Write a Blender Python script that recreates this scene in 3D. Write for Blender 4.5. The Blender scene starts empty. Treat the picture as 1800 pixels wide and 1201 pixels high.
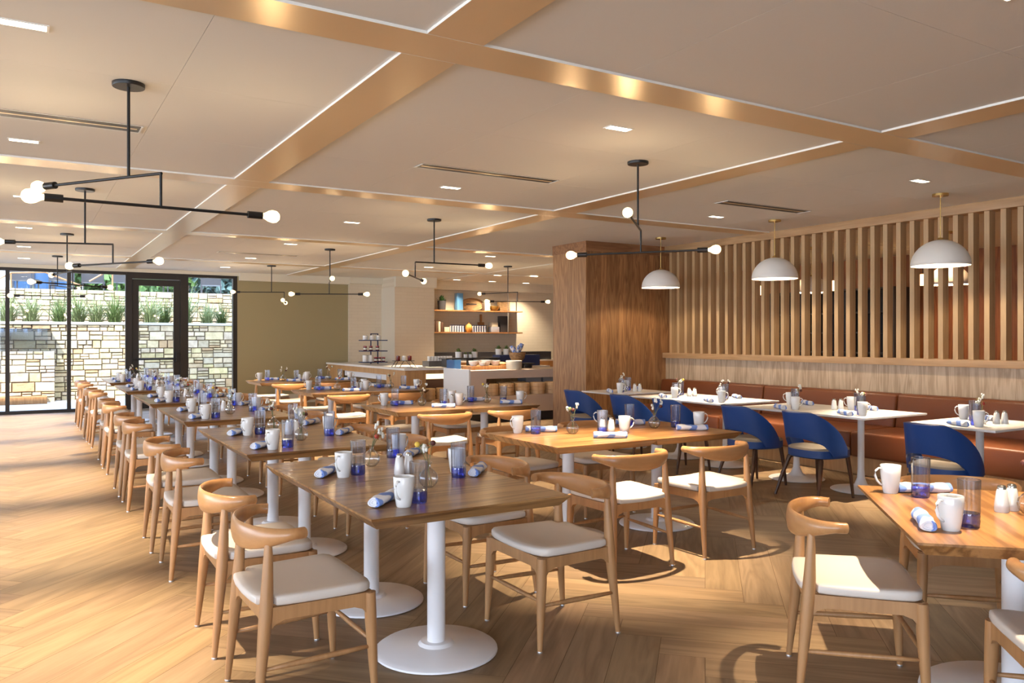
import bpy, bmesh, math, random
from mathutils import Vector, Matrix
R=math.radians; PI=math.pi
rnd=random.Random(7)
scn=bpy.context.scene; COL=scn.collection
CEIL=2.9
# ------------------------------------------------------------------ materials
M={}
def mat(name,col,rough=.5,metal=0.,spec=.5,**k):
    m=bpy.data.materials.new(name); m.use_nodes=True
    b=m.node_tree.nodes['Principled BSDF']
    b.inputs['Base Color'].default_value=(*col,1); b.inputs['Roughness'].default_value=rough
    b.inputs['Metallic'].default_value=metal; b.inputs['Specular IOR Level'].default_value=spec
    for kk,v in k.items(): b.inputs[kk.replace('_',' ')].default_value=v
    M[name]=m; return m
def nodes(m): nt=m.node_tree; return nt,nt.nodes,nt.links,nt.nodes['Principled BSDF']
def add_noise_bump(m,scale=60,dist=.002,strength=.3,coord='Object',stretch=(1,1,1)):
    nt,N,L,b=nodes(m)
    tc=N.new('ShaderNodeTexCoord'); mp=N.new('ShaderNodeMapping'); mp.inputs['Scale'].default_value=stretch
    L.new(tc.outputs[coord],mp.inputs[0])
    n=N.new('ShaderNodeTexNoise'); n.inputs['Scale'].default_value=scale; n.inputs['Detail'].default_value=3
    L.new(mp.outputs[0],n.inputs[0])
    bp=N.new('ShaderNodeBump'); bp.inputs['Strength'].default_value=strength; bp.inputs['Distance'].default_value=dist
    L.new(n.outputs['Fac'],bp.inputs['Height']); L.new(bp.outputs[0],b.inputs['Normal'])
    return n
def wood(name,c1,c2,axis=0,rough=.4,scale=1.,coord='Object',c3=None,tone=False,plank=None,pv=(.72,1.18),spec=.5,coat=0.,contrast=1.):
    """grain: fine fibre noise stretched along the axis + wide cathedral figure"""
    m=mat(name,c1,rough,spec=spec); nt,N,L,b=nodes(m)
    if coat: b.inputs['Coat Weight'].default_value=coat; b.inputs['Coat Roughness'].default_value=.12
    tc=N.new('ShaderNodeTexCoord')
    src=tc.outputs[coord]
    mp=N.new('ShaderNodeMapping'); s=[38*scale]*3; s[axis]=2.2*scale; mp.inputs['Scale'].default_value=s
    L.new(src,mp.inputs[0])
    n=N.new('ShaderNodeTexNoise'); n.inputs['Scale'].default_value=1.6; n.inputs['Detail'].default_value=5; n.inputs['Roughness'].default_value=.62
    L.new(mp.outputs[0],n.inputs[0])
    mp2=N.new('ShaderNodeMapping'); s=[7*scale]*3; s[axis]=.7*scale; mp2.inputs['Scale'].default_value=s
    L.new(src,mp2.inputs[0])
    w=N.new('ShaderNodeTexNoise'); w.inputs['Scale'].default_value=1.; w.inputs['Detail'].default_value=2; w.inputs['Distortion'].default_value=.6
    L.new(mp2.outputs[0],w.inputs[0])
    mul=N.new('ShaderNodeMath'); mul.operation='MULTIPLY'; mul.inputs[1].default_value=9
    L.new(w.outputs['Fac'],mul.inputs[0])
    fr=N.new('ShaderNodeMath'); fr.operation='PINGPONG'; fr.inputs[1].default_value=1; L.new(mul.outputs[0],fr.inputs[0])
    mx=N.new('ShaderNodeMix'); mx.inputs[0].default_value=.62; L.new(fr.outputs[0],mx.inputs[2]); L.new(n.outputs['Fac'],mx.inputs[3])
    cr=N.new('ShaderNodeValToRGB'); L.new(mx.outputs[0],cr.inputs[0])
    lo,hi=.5-.22/contrast,.5+.22/contrast
    cr.color_ramp.elements[0].position=max(0,lo); cr.color_ramp.elements[0].color=(*c2,1)
    cr.color_ramp.elements[1].position=min(1,hi); cr.color_ramp.elements[1].color=(*c1,1)
    out=cr.outputs[0]
    if plank:
        # vertical boards: per-board tone along the chosen axis
        ax,wd=plank
        sp=N.new('ShaderNodeSeparateXYZ'); L.new(src,sp.inputs[0])
        dv=N.new('ShaderNodeMath'); dv.operation='DIVIDE'; dv.inputs[1].default_value=wd; L.new(sp.outputs[ax],dv.inputs[0])
        fl=N.new('ShaderNodeMath'); fl.operation='FLOOR'; L.new(dv.outputs[0],fl.inputs[0])
        wn=N.new('ShaderNodeTexWhiteNoise'); wn.noise_dimensions='1D'; L.new(fl.outputs[0],wn.inputs['W'])
        mr=N.new('ShaderNodeMapRange'); mr.inputs[3].default_value=pv[0]; mr.inputs[4].default_value=pv[1]; L.new(wn.outputs['Value'],mr.inputs[0])
        vm=N.new('ShaderNodeVectorMath'); vm.operation='SCALE'; L.new(out,vm.inputs[0]); L.new(mr.outputs[0],vm.inputs['Scale'])
        out=vm.outputs[0]
    if tone:
        at=N.new('ShaderNodeAttribute'); at.attribute_name='tone'
        vm=N.new('ShaderNodeVectorMath'); vm.operation='MULTIPLY'; L.new(out,vm.inputs[0]); L.new(at.outputs['Color'],vm.inputs[1])
        out=vm.outputs[0]
    L.new(out,b.inputs['Base Color'])
    bp=N.new('ShaderNodeBump'); bp.inputs['Strength'].default_value=.12; bp.inputs['Distance'].default_value=.002
    L.new(n.outputs['Fac'],bp.inputs['Height']); L.new(bp.outputs[0],b.inputs['Normal'])
    return m
def emis(name,col,st):
    m=bpy.data.materials.new(name); m.use_nodes=True; nt=m.node_tree; nt.nodes.clear()
    e=nt.nodes.new('ShaderNodeEmission'); e.inputs[0].default_value=(*col,1); e.inputs[1].default_value=st
    o=nt.nodes.new('ShaderNodeOutputMaterial'); nt.links.new(e.outputs[0],o.inputs[0]); M[name]=m; return m
def thin_glass(name,tint=(1,1,1),refl=.7,rough=.02,edge=.55,base=.04):
    """thin walled glass: see-through in the middle, darker and shinier towards its silhouette"""
    m=bpy.data.materials.new(name); m.use_nodes=True; nt=m.node_tree; nt.nodes.clear(); N=nt.nodes; L=nt.links
    t=N.new('ShaderNodeBsdfTransparent'); g=N.new('ShaderNodeBsdfGlossy'); g.inputs['Roughness'].default_value=rough
    lw=N.new('ShaderNodeLayerWeight'); lw.inputs[0].default_value=.5
    p=N.new('ShaderNodeMath'); p.operation='POWER'; p.inputs[1].default_value=1.7; L.new(lw.outputs['Facing'],p.inputs[0])
    mc=N.new('ShaderNodeMix'); mc.data_type='RGBA'; L.new(p.outputs[0],mc.inputs[0]); mc.inputs[6].default_value=(*tint,1); mc.inputs[7].default_value=(*[c*edge for c in tint],1); L.new(mc.outputs[2],t.inputs[0])
    mu=N.new('ShaderNodeMath'); mu.operation='MULTIPLY_ADD'; mu.inputs[1].default_value=refl; mu.inputs[2].default_value=base; mu.use_clamp=True; L.new(p.outputs[0],mu.inputs[0])
    mx=N.new('ShaderNodeMixShader'); L.new(mu.outputs[0],mx.inputs[0]); L.new(t.outputs[0],mx.inputs[1]); L.new(g.outputs[0],mx.inputs[2])
    o=N.new('ShaderNodeOutputMaterial'); L.new(mx.outputs[0],o.inputs[0]); M[name]=m; return m
def bulb_mat(name,col,st):
    """lit frosted glass: glows and lets the lamp inside shine out"""
    m=bpy.data.materials.new(name); m.use_nodes=True; nt=m.node_tree; nt.nodes.clear(); N=nt.nodes; L=nt.links
    t=N.new('ShaderNodeBsdfTransparent'); e=N.new('ShaderNodeEmission'); e.inputs[0].default_value=(*col,1); e.inputs[1].default_value=st
    ad=N.new('ShaderNodeAddShader'); L.new(t.outputs[0],ad.inputs[0]); L.new(e.outputs[0],ad.inputs[1]); o=N.new('ShaderNodeOutputMaterial'); L.new(ad.outputs[0],o.inputs[0]); M[name]=m; return m

wood('floor_oak',(.335,.23,.135),(.225,.15,.085),axis=0,rough=.42,coord='UV',tone=True,contrast=1.0,spec=.35)
mat('gap',(.12,.075,.04),.8)
wood('chair_oak',(.50,.275,.12),(.37,.19,.077),axis=2,rough=.38,contrast=.7,scale=1.2)
wood('rail_oak',(.54,.28,.115),(.40,.19,.07),axis=0,rough=.3,contrast=.7,coat=.15)
wood('table_walnut',(.36,.20,.075),(.17,.08,.026),axis=0,rough=.33,coat=.15,contrast=1.7)
wood('table_teak',(.46,.23,.08),(.24,.105,.032),axis=0,rough=.33,coat=.15,contrast=1.6)
wood('column_oak_y',(.38,.20,.085),(.23,.105,.042),axis=2,rough=.42,plank=(0,.118),pv=(.8,1.12),contrast=1.2,scale=1.7)
wood('column_oak_h',(.33,.165,.075),(.2,.09,.038),axis=0,rough=.5,contrast=1.)
wood('panel_oak',(.58,.45,.31),(.40,.29,.185),axis=2,rough=.55,plank=(1,.2),pv=(.93,1.06),contrast=1.3,scale=1.3)
wood('slat_oak',(.54,.37,.20),(.42,.27,.13),axis=2,rough=.5,contrast=.8)
wood('ledge_oak',(.50,.32,.165),(.38,.225,.105),axis=1,rough=.45,contrast=.8)
wood('counter_oak',(.55,.33,.15),(.42,.235,.095),axis=2,rough=.5,contrast=.8)
wood('orange_wood',(.42,.16,.05),(.25,.08,.022),axis=2,rough=.45,plank=(1,.3),contrast=1.)
wood('walnut_leg',(.10,.042,.02),(.05,.02,.01),axis=2,rough=.3)
wood('bamboo',(.82,.61,.38),(.66,.45,.24),axis=2,rough=.5,scale=.6)
wood('board_wood',(.42,.21,.08),(.27,.12,.04),axis=2,rough=.45,scale=2)
wood('basket',(.42,.26,.12),(.16,.09,.04),axis=0,rough=.7,scale=3)
mat('ceiling_panel',(.80,.79,.76),.75); add_noise_bump(M['ceiling_panel'],180,.001,.25)
mat('panel_edge',(.86,.85,.80),.5)
mat('gold_strip',(.86,.67,.43),.30,metal=.45); add_noise_bump(M['gold_strip'],30,.0006,.12,stretch=(1,14,1))
mat('green_wall',(.335,.29,.165),.85); add_noise_bump(M['green_wall'],160,.002,.5,stretch=(.3,1,1))
mat('soffit_cream',(.70,.66,.55),.8)
mat('plaster_tile',(.67,.62,.52),.5); mat('plaster',(.74,.69,.61),.8)
mat('black_metal',(.012,.012,.013),.38,metal=.3)
mat('bronze_frame',(.022,.019,.018),.45,metal=.2)
mat('white_metal',(.88,.88,.90),.28); 
mat('glide_metal',(.75,.75,.75),.3,metal=.8)
mat('cream_leather',(.70,.64,.575),.45); add_noise_bump(M['cream_leather'],220,.0006,.3)
mat('blue_leather',(.012,.055,.23),.42); add_noise_bump(M['blue_leather'],260,.0006,.3)
mat('taupe_leather',(.33,.28,.22),.5)
mat('tan_leather',(.165,.047,.014),.42); add_noise_bump(M['tan_leather'],30,.004,.15)
mat('ceramic',(.84,.84,.83),.14,Coat_Weight=.4)
mat('chrome',(.55,.54,.52),.18,metal=1.)
mat('brass',(.62,.43,.16),.25,metal=1.)
mat('shade_white',(.80,.79,.76),.45)
mat('quartz',(.82,.80,.77),.22)
mat('white_panel',(.78,.81,.85),.3)
mat('marble',(.66,.56,.49),.4)
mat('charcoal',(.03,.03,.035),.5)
mat('navy',(.015,.03,.11),.4)
mat('sky_blue',(.10,.28,.55),.5)
mat('book_cream',(.75,.66,.50),.7)
mat('book_brown',(.10,.05,.03),.6)
mat('dark_brown_panel',(.11,.055,.045),.5)
mat('concrete',(.62,.60,.55),.8); add_noise_bump(M['concrete'],8,.01,.3)
mat('patio_stone',(.55,.50,.42),.8); add_noise_bump(M['patio_stone'],6,.01,.3)
mat('soil',(.12,.08,.05),.95)
mat('leaf',(.13,.19,.05),.6); mat('leaf_pale',(.26,.31,.13),.6); mat('leaf_dark',(.03,.09,.02),.5); mat('tree_leaf',(.10,.20,.05),.7); mat('blue_leaf',(.08,.14,.13),.7)
mat('bark',(.12,.08,.05),.9)
mat('petal_white',(.82,.80,.72),.6); mat('petal_yellow',(.80,.55,.08),.6); mat('petal_red',(.42,.05,.03),.6); mat('petal_brown',(.10,.025,.02),.6); mat('stem',(.14,.17,.07),.6)
mat('jam',(.12,.01,.01),.2); mat('jam_lid',(.35,.03,.05),.4); mat('bread',(.62,.40,.18),.8); mat('pumpkin',(.60,.30,.06),.6); mat('gold_bowl',(.40,.24,.06),.3,metal=.6)
mat('blue_glass',(.035,.08,.16),.15); mat('riser_blue',(.02,.10,.28),.4); mat('grey_plastic',(.30,.32,.38),.5)
bulb_mat('bulb_glow',(1,.72,.36),2.1); emis('lens_glow',(1,.86,.62),14); emis('dome_glow',(1,.83,.55),9); emis('amber_glow',(1,.55,.2),7); emis('under_glow',(1,.74,.42),2.2)
thin_glass('pane',(.97,.98,.98),.5,.02,.9,.03); thin_glass('drink_glass',(.80,.83,.90),.8,.12,.30,.10); thin_glass('vase_glass',(.95,.95,.94),.8,.06,.5,.10)
thin_glass('cobalt',(.25,.32,.90),.5,.10,.4,.12)
thin_glass('water',(.80,.88,.95),.5,.15,.8,.1)
# napkin : blue and white bias stripes, by object coordinates
m=mat('napkin_cloth',(.8,.8,.85),.8); nt,N,L,b=nodes(m)
tc=N.new('ShaderNodeTexCoord'); sp=N.new('ShaderNodeSeparateXYZ'); L.new(tc.outputs['Object'],sp.inputs[0])
a=N.new('ShaderNodeMath'); a.operation='MULTIPLY_ADD'; a.inputs[1].default_value=1.3; L.new(sp.outputs[1],a.inputs[0]); L.new(sp.outputs[0],a.inputs[2])
a2=N.new('ShaderNodeMath'); a2.operation='MULTIPLY'; a2.inputs[1].default_value=15.; nz=N.new('ShaderNodeTexNoise'); nz.inputs['Scale'].default_value=22; L.new(tc.outputs['Object'],nz.inputs[0]); na=N.new('ShaderNodeMath'); na.operation='MULTIPLY_ADD'; na.inputs[1].default_value=.05; L.new(nz.outputs['Fac'],na.inputs[0]); L.new(a.outputs[0],na.inputs[2]); L.new(na.outputs[0],a2.inputs[0])
a3=N.new('ShaderNodeMath'); a3.operation='PINGPONG'; a3.inputs[1].default_value=1.; L.new(a2.outputs[0],a3.inputs[0])
cr=N.new('ShaderNodeValToRGB'); cr.color_ramp.elements[0].position=.44; cr.color_ramp.elements[0].color=(.18,.30,.70,1); cr.color_ramp.elements[1].position=.52; cr.color_ramp.elements[1].color=(.80,.81,.86,1)
L.new(a3.outputs[0],cr.inputs[0]); L.new(cr.outputs[0],b.inputs['Base Color'])
# tile wall (fine running-bond tile)
def tile(name,c1,c2,sc=1.,row=.075,w=.3,rot=None,mortar=.004):
    m=mat(name,c1,.4); nt,N,L,b=nodes(m)
    tc=N.new('ShaderNodeTexCoord'); mp=N.new('ShaderNodeMapping'); L.new(tc.outputs['Object'],mp.inputs[0])
    mp.inputs['Rotation'].default_value=rot or (0,0,0)
    br=N.new('ShaderNodeTexBrick'); br.inputs['Scale'].default_value=1; br.inputs['Brick Width'].default_value=w; br.inputs['Row Height'].default_value=row
    br.inputs['Mortar Size'].default_value=mortar; br.inputs['Color1'].default_value=(*c1,1); br.inputs['Color2'].default_value=(*c2,1); br.inputs['Mortar'].default_value=(c1[0]*.93,c1[1]*.92,c1[2]*.9,1)
    L.new(mp.outputs[0],br.inputs[0]); L.new(br.outputs[0],b.inputs['Base Color']); return m
tile('tile_front',(.67,.60,.48),(.69,.62,.50),rot=(R(90),0,0))
tile('tile_side',(.66,.59,.47),(.70,.63,.51),rot=(R(90),0,R(90)))
# stones, tone per stone
m=mat('ashlar',(.6,.5,.36),.9,spec=.2); nt,N,L,b=nodes(m)
at=N.new('ShaderNodeAttribute'); at.attribute_name='tone'; n=add_noise_bump(m,9,.03,.6)
mx=N.new('ShaderNodeMix'); mx.data_type='RGBA'; mx.blend_type='MULTIPLY'; mx.inputs[0].default_value=.5; L.new(at.outputs['Color'],mx.inputs[6])
cr=N.new('ShaderNodeValToRGB'); cr.color_ramp.elements[0].position=.3; cr.color_ramp.elements[0].color=(.5,.45,.4,1); cr.color_ramp.elements[1].position=.6; L.new(n.outputs['Fac'],cr.inputs[0]); L.new(cr.outputs[0],mx.inputs[7])
L.new(mx.outputs[2],b.inputs['Base Color'])
mat('mortar',(.10,.08,.06),.95)
# ------------------------------------------------------------------ mesh helpers
def finish(bm,name,mats,parent=None,smooth=False,mods=None,loc=None,rz=0):
    me=bpy.data.meshes.new(name); bmesh.ops.recalc_face_normals(bm,faces=bm.faces[:]); bm.to_mesh(me); bm.free()
    for mm in (mats if isinstance(mats,(list,tuple)) else [mats]): me.materials.append(M[mm])
    if smooth:
        for p in me.polygons: p.use_smooth=True
        if smooth!=True: me.set_sharp_from_angle(angle=R(smooth))
    o=bpy.data.objects.new(name,me); COL.objects.link(o)
    if parent: o.parent=parent
    if loc: o.location=loc
    if rz: o.rotation_euler=(0,0,rz)
    return o
def tag(o,label=None,cat=None,group=None,kind=None):
    if label: o['label']=label
    if cat: o['category']=cat
    if group: o['group']=group
    if kind: o['kind']=kind
    return o
def empty(name,loc=(0,0,0),rz=0):
    o=bpy.data.objects.new(name,None); COL.objects.link(o); o.location=loc; o.rotation_euler=(0,0,rz); o.empty_display_size=.1; return o
def box(bm,x0,x1,y0,y1,z0,z1,mi=0):
    v=[bm.verts.new(p) for p in ((x0,y0,z0),(x1,y0,z0),(x1,y1,z0),(x0,y1,z0),(x0,y0,z1),(x1,y0,z1),(x1,y1,z1),(x0,y1,z1))]
    fs=[bm.faces.new([v[i] for i in q]) for q in ((0,3,2,1),(4,5,6,7),(0,1,5,4),(1,2,6,5),(2,3,7,6),(3,0,4,7))]
    for f in fs: f.material_index=mi
    return fs
def bxo(name,x0,x1,y0,y1,z0,z1,m,parent=None,bev=0):
    bm=bmesh.new(); box(bm,x0,x1,y0,y1,z0,z1)
    if bev: bmesh.ops.bevel(bm,geom=bm.edges[:],offset=bev,segments=2,affect='EDGES',profile=.6)
    return finish(bm,name,m,parent,smooth=35 if bev else False)
def lathe(bm,prof,seg=24,c=(0,0,0),mi=0,cap=True,T=None):
    rings=[]
    for r,z in prof:
        if r<=1e-6: v=bm.verts.new((c[0],c[1],c[2]+z)); rings.append([v])
        else: rings.append([bm.verts.new((c[0]+r*math.cos(2*PI*i/seg),c[1]+r*math.sin(2*PI*i/seg),c[2]+z)) for i in range(seg)])
    for a,b in zip(rings,rings[1:]):
        for i in range(seg):
            j=(i+1)%seg
            if len(a)==1 and len(b)==1: continue
            if len(a)==1: f=bm.faces.new((a[0],b[i],b[j]))
            elif len(b)==1: f=bm.faces.new((a[i],a[j],b[0]))
            else: f=bm.faces.new((a[i],a[j],b[j],b[i]))
            f.material_index=mi
    if cap:
        for rr in (rings[0],rings[-1]):
            if len(rr)>1: bm.faces.new(rr).material_index=mi
    if T is not None:
        vs=[v for rr in rings for v in rr]
        bmesh.ops.transform(bm,matrix=T,verts=vs)
def tube(bm,pts,rad,seg=10,mi=0,cap=True,flat=None):
    """swept tube through pts with radius per point; flat=(ru,rv) list for ellipses"""
    pts=[Vector(p) for p in pts]; n=len(pts)
    if not isinstance(rad,(list,tuple)): rad=[rad]*n
    prev=None; up=Vector((0,0,1))
    for i,p in enumerate(pts):
        t=(pts[min(i+1,n-1)]-pts[max(i-1,0)]).normalized()
        u=t.cross(up)
        if u.length<1e-3: u=t.cross(Vector((0,1,0)))
        u.normalize(); w=u.cross(t).normalized()
        r=rad[i]; ru,rv=(r,r) if not isinstance(r,tuple) else r
        ring=[bm.verts.new(p+u*ru*math.cos(2*PI*k/seg)+w*rv*math.sin(2*PI*k/seg)) for k in range(seg)]
        if prev:
            for k in range(seg): bm.faces.new((prev[k],prev[(k+1)%seg],ring[(k+1)%seg],ring[k])).material_index=mi
        elif cap: bm.faces.new(ring).material_index=mi
        prev=ring
    if cap: bm.faces.new(prev).material_index=mi
def dup(root,loc=None,rz=None,parent=None):
    c=root.copy(); COL.objects.link(c)
    if parent is not None: c.parent=parent
    if loc is not None: c.location=loc
    if rz is not None: c.rotation_euler=(0,0,rz)
    for ch in root.children: dup(ch,parent=c)
    return c
used={}
def place(proto,loc,rz,label,group=None,cat=None):
    """first use moves the prototype itself, later uses copy it with its parts"""
    if proto.name not in used: used[proto.name]=proto; o=proto; o.location=loc; o.rotation_euler=(0,0,rz)
    else: o=dup(proto,loc,rz)
    o['label']=label
    if cat: o['category']=cat
    if group: o['group']=group
    return o
# ------------------------------------------------------------------ floor
def build_floor():
    bm=bmesh.new(); uv=bm.loops.layers.uv.new('UVMap'); tn=bm.loops.layers.float_color.new('tone')
    W=.21; n=6; g=.0011; ang=R(45); ca,sa=math.cos(ang),math.sin(ang)
    def plank(a0,a1,b0,b1,along):
        cx,cy=(a0+a1)/2*W,(b0+b1)/2*W; X=cx*ca-cy*sa; Y=cx*sa+cy*ca
        if not(-10.3<X+0<14.8 and -5<Y-0<19.2): return
        q=[(a0*W+g,b0*W+g),(a1*W-g,b0*W+g),(a1*W-g,b1*W-g),(a0*W+g,b1*W-g)]
        f=bm.faces.new([bm.verts.new((x*ca-y*sa+0,x*sa+y*ca,0)) for x,y in q])
        ox,oy=rnd.uniform(0,90),rnd.uniform(0,90); t=rnd.uniform(.84,1.1); c=(t*rnd.uniform(.97,1.03),t,t*rnd.uniform(.93,1.05),1)
        for l,(x,y) in zip(f.loops,q):
            l[uv].uv=((x,y) if along==0 else (y,x)); l[uv].uv=(l[uv].uv[0]+ox,l[uv].uv[1]+oy); l[tn]=c
    for k in range(-120,170):
        for mm in range(-12,13):
            plank(k,k+n,k+2*n*mm,k+1+2*n*mm,0); plank(k,k+1,k+1+2*n*mm,k+1+n+2*n*mm,1)
    for co,no in (((0,18.12,0),(0,1,0)),((-9.5,0,0),(-1,0,0)),((0,-4,0),(0,-1,0)),((14,0,0),(1,0,0))):
        bmesh.ops.bisect_plane(bm,geom=bm.verts[:]+bm.edges[:]+bm.faces[:],plane_co=co,plane_no=no,clear_outer=True)
    me=bpy.data.meshes.new('floor')
    box(bm,-9.5,14,-4,18.12,-.15,-.003,1)
    bm.to_mesh(me); bm.free(); me.materials.append(M['floor_oak']); me.materials.append(M['gap'])
    o=bpy.data.objects.new('floor',me); COL.objects.link(o); tag(o,kind='structure')
build_floor()
# ------------------------------------------------------------------ ceiling: panels hung just under recessed champagne strips
XB=[(-5.3,-5.0),(-1.85,-1.55),(1.60,1.90),(5.045,5.345)]; YB=[(-4.6,-4.3),(-.61,-.31),(3.38,3.67),(7.37,7.67),(11.36,11.65),(15.35,15.62)]
def build_ceiling():
    bm=bmesh.new()
    xs=[(-9.5,-8.75),(-8.45,-5.30),(-5.0,-1.85),(-1.55,1.60),(1.90,5.045),(5.345,8.6),(8.72,14.0)]; ys=[(-4,-.61),(-.31,3.38),(3.67,7.37),(7.67,11.36),(11.65,15.35),(15.62,18.2)]
    for (x0,x1) in xs:
        w=x1-x0
        if w<2.6: xx=[x0,x0+w/2,x1]
        elif w>4: xx=[x0+w*i/4 for i in range(5)]
        else: xx=[x0,x0+.88,x1-.88 if w<3.2 else x0+2.21,x1]
        for (y0,y1) in ys:
            w=y1-y0; yy=[y0,y0+w/3-.05,y0+w*2/3-.02,y1] if w>3 else [y0,y0+w/2,y1]
            for a,b in zip(xx,xx[1:]):
                for c,d in zip(yy,yy[1:]):
                    g=.0012
                    fs=box(bm,a+(g if a!=x0 else 0),b-(g if b!=x1 else 0),c+(g if c!=y0 else 0),d-(g if d!=y1 else 0),CEIL,CEIL+.012)
                    for f in fs[2:]: f.material_index=1
    o=finish(bm,'ceiling',['ceiling_panel','panel_edge']); tag(o,kind='structure')
    bm=bmesh.new(); box(bm,-9.5,14,-4,18.2,CEIL+.014,CEIL+.2)
    o=finish(bm,'ceiling_backing',['panel_edge']); tag(o,kind='structure')
    # champagne strips, a little proud of the panels, with pale edges
    bm=bmesh.new(); D=.014
    ySt=[(-.61,-.31),(3.38,3.67),(7.37,7.67),(11.36,11.65),(15.35,15.62)]; xSt=[(-8.75,-8.45),(-5.3,-5.0),(-1.85,-1.55),(1.60,1.90),(5.045,5.345)]
    for a,b in ySt:
        fs=box(bm,-9.5,8.6,a,b,CEIL-D,CEIL+.013,1); fs[0].material_index=0
    yy=[-4]+[v for t in ySt for v in t]+[18.1]
    for a,b in xSt:
        for k in range(0,len(yy),2):
            fs=box(bm,a,b,yy[k]+.004,yy[k+1]-.004,CEIL-D,CEIL+.013,1); fs[0].material_index=0
    o=finish(bm,'trim_1',['gold_strip','panel_edge']); tag(o,kind='structure')
    bm=bmesh.new(); box(bm,-9.7,14.2,-4.2,18.4,CEIL+.21,CEIL+.5)
    o=finish(bm,'roof',['concrete']); tag(o,kind='structure')
build_ceiling()
# ------------------------------------------------------------------ room shell
def S(name,x0,x1,y0,y1,z0,z1,m,bev=0): return tag(bxo(name,x0,x1,y0,y1,z0,z1,m,bev=bev),kind='structure')
YW=18.12   # inner face of the far wall
# glazed part of the far wall x -4.2..4.0
def window(n,x0,x1,ztop=2.77,frame_l=.035,frame_r=.035,z0=.06):
    f=empty('window_%d'%n,(0,0,0)); tag(f,kind='structure')
    bm=bmesh.new()
    box(bm,x0,x0+frame_l,YW,YW+.12,0,2.83); box(bm,x1-frame_r,x1,YW,YW+.12,0,2.83)
    box(bm,x0+frame_l,x1-frame_r,YW,YW+.12,0,z0); box(bm,x0+frame_l,x1-frame_r,YW,YW+.12,ztop,2.83)
    finish(bm,'window_frame','bronze_frame',f)
    bxo('glass_pane',x0+frame_l,x1-frame_r,YW+.055,YW+.065,z0,ztop,'pane',f)
xs=[-2.33,-1.3,-.27,.765]
for i,(a,b) in enumerate(zip(xs,xs[1:])): window(i+1,a,b)
S('wall_far_left',-9.5,-2.33,YW,YW+.2,0,2.83,'plaster')
window(6,.765,1.80,frame_r=.02)
window(7,2.93,4.0,frame_l=.06,frame_r=.09)
d=empty('door_1'); tag(d,kind='structure')
bm=bmesh.new()
box(bm,1.80,1.90,YW-.01,YW+.13,0,2.83); box(bm,2.83,2.93,YW-.01,YW+.13,0,2.83); box(bm,1.90,2.83,YW-.01,YW+.13,2.70,2.83); box(bm,1.90,2.83,YW+.02,YW+.13,0,.02)
finish(bm,'door_frame','bronze_frame',d)
bm=bmesh.new(); x0,x1=1.905,2.825
box(bm,x0,2.03,YW+.02,YW+.07,.02,2.69); box(bm,2.70,x1,YW+.02,YW+.07,.02,2.69); box(bm,2.03,2.70,YW+.02,YW+.07,2.56,2.69); box(bm,2.03,2.70,YW+.02,YW+.07,.02,.35)
leaf=finish(bm,'door_leaf','bronze_frame',d)
bxo('glass_pane',2.03,2.70,YW+.04,YW+.05,.35,2.56,'pane',leaf)
bm=bmesh.new(); tube(bm,[(1.93,YW-.05,1.03),(2.78,YW-.05,1.03)],.017); box(bm,1.90,1.96,YW-.06,YW+.02,1.0,1.06); box(bm,2.74,2.80,YW-.07,YW+.02,.97,1.17)
finish(bm,'panic_bar','black_metal',leaf)
S('trim_2',-9.5,4.03,YW-.02,YW+.2,2.83,CEIL+.2,'soffit_cream')
# solid far wall
S('wall_far',4.0,14.0,YW,YW+.2,0,CEIL+.2,'green_wall')
S('trim_3',4.03,6.53,YW-.12,YW-.001,2.73,CEIL+.1,'soffit_cream')
S('baseboard_far',4.03,6.53,YW-.015,YW-.001,0,.2,'soffit_cream')
S('wall_tile',6.53,7.35,YW-.06,YW-.002,0,CEIL+.1,'tile_front')
S('trim_4',6.53,7.35,YW-.14,YW-.061,2.76,CEIL+.1,'soffit_cream')
S('wall_pier',7.35,8.36,17.25,YW-.002,0,CEIL+.1,'tile_front')
S('trim_12',7.345,7.35,17.25,YW-.061,0,2.66,'plaster_tile')
S('trim_5',7.33,8.38,17.15,17.249,2.66,CEIL+.1,'soffit_cream')
S('wall_recess',8.36,13.9,YW-.05,YW-.002,0,CEIL+.1,'tile_front')
S('trim_6',8.38,13.9,YW-.25,YW-.051,2.68,CEIL+.1,'tile_front')
# right-hand wall: opaque in front of the camera plane and behind the column, screen in between
S('wall_right',8.6,8.72,-4.0,.2,0,CEIL+.1,'plaster')
S('wall_rear',-.76,14.0,-4.2,-4.0,0,CEIL+.2,'plaster')
S('wall_screen_base',8.6,8.72,.2,9.45,0,1.16,'panel_oak')
S('wall_kitchen',13.9,14.0,-4.0,YW,0,CEIL+.2,'plaster')
S('trim_7',8.53,8.75,.2,9.45,1.16,1.24,'ledge_oak',.004)
S('trim_8',8.56,8.74,.2,9.45,2.80,CEIL,'ledge_oak',.003)
sc=empty('slat_screen',(8.6,5,1.24)); tag(sc,'vertical oak slat screen on the ledge above the banquette','screen')
k=0; y=9.34
slat_me=None
while y>.4:
    if slat_me is None:
        bm=bmesh.new(); box(bm,-.0,.11,-.0275,.0275,0,1.56); o=finish(bm,'slat','slat_oak',sc); slat_me=o
    else: o=slat_me.copy(); COL.objects.link(o)
    o.location=(0,y-5,0); y-=.1652; k+=1
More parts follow.
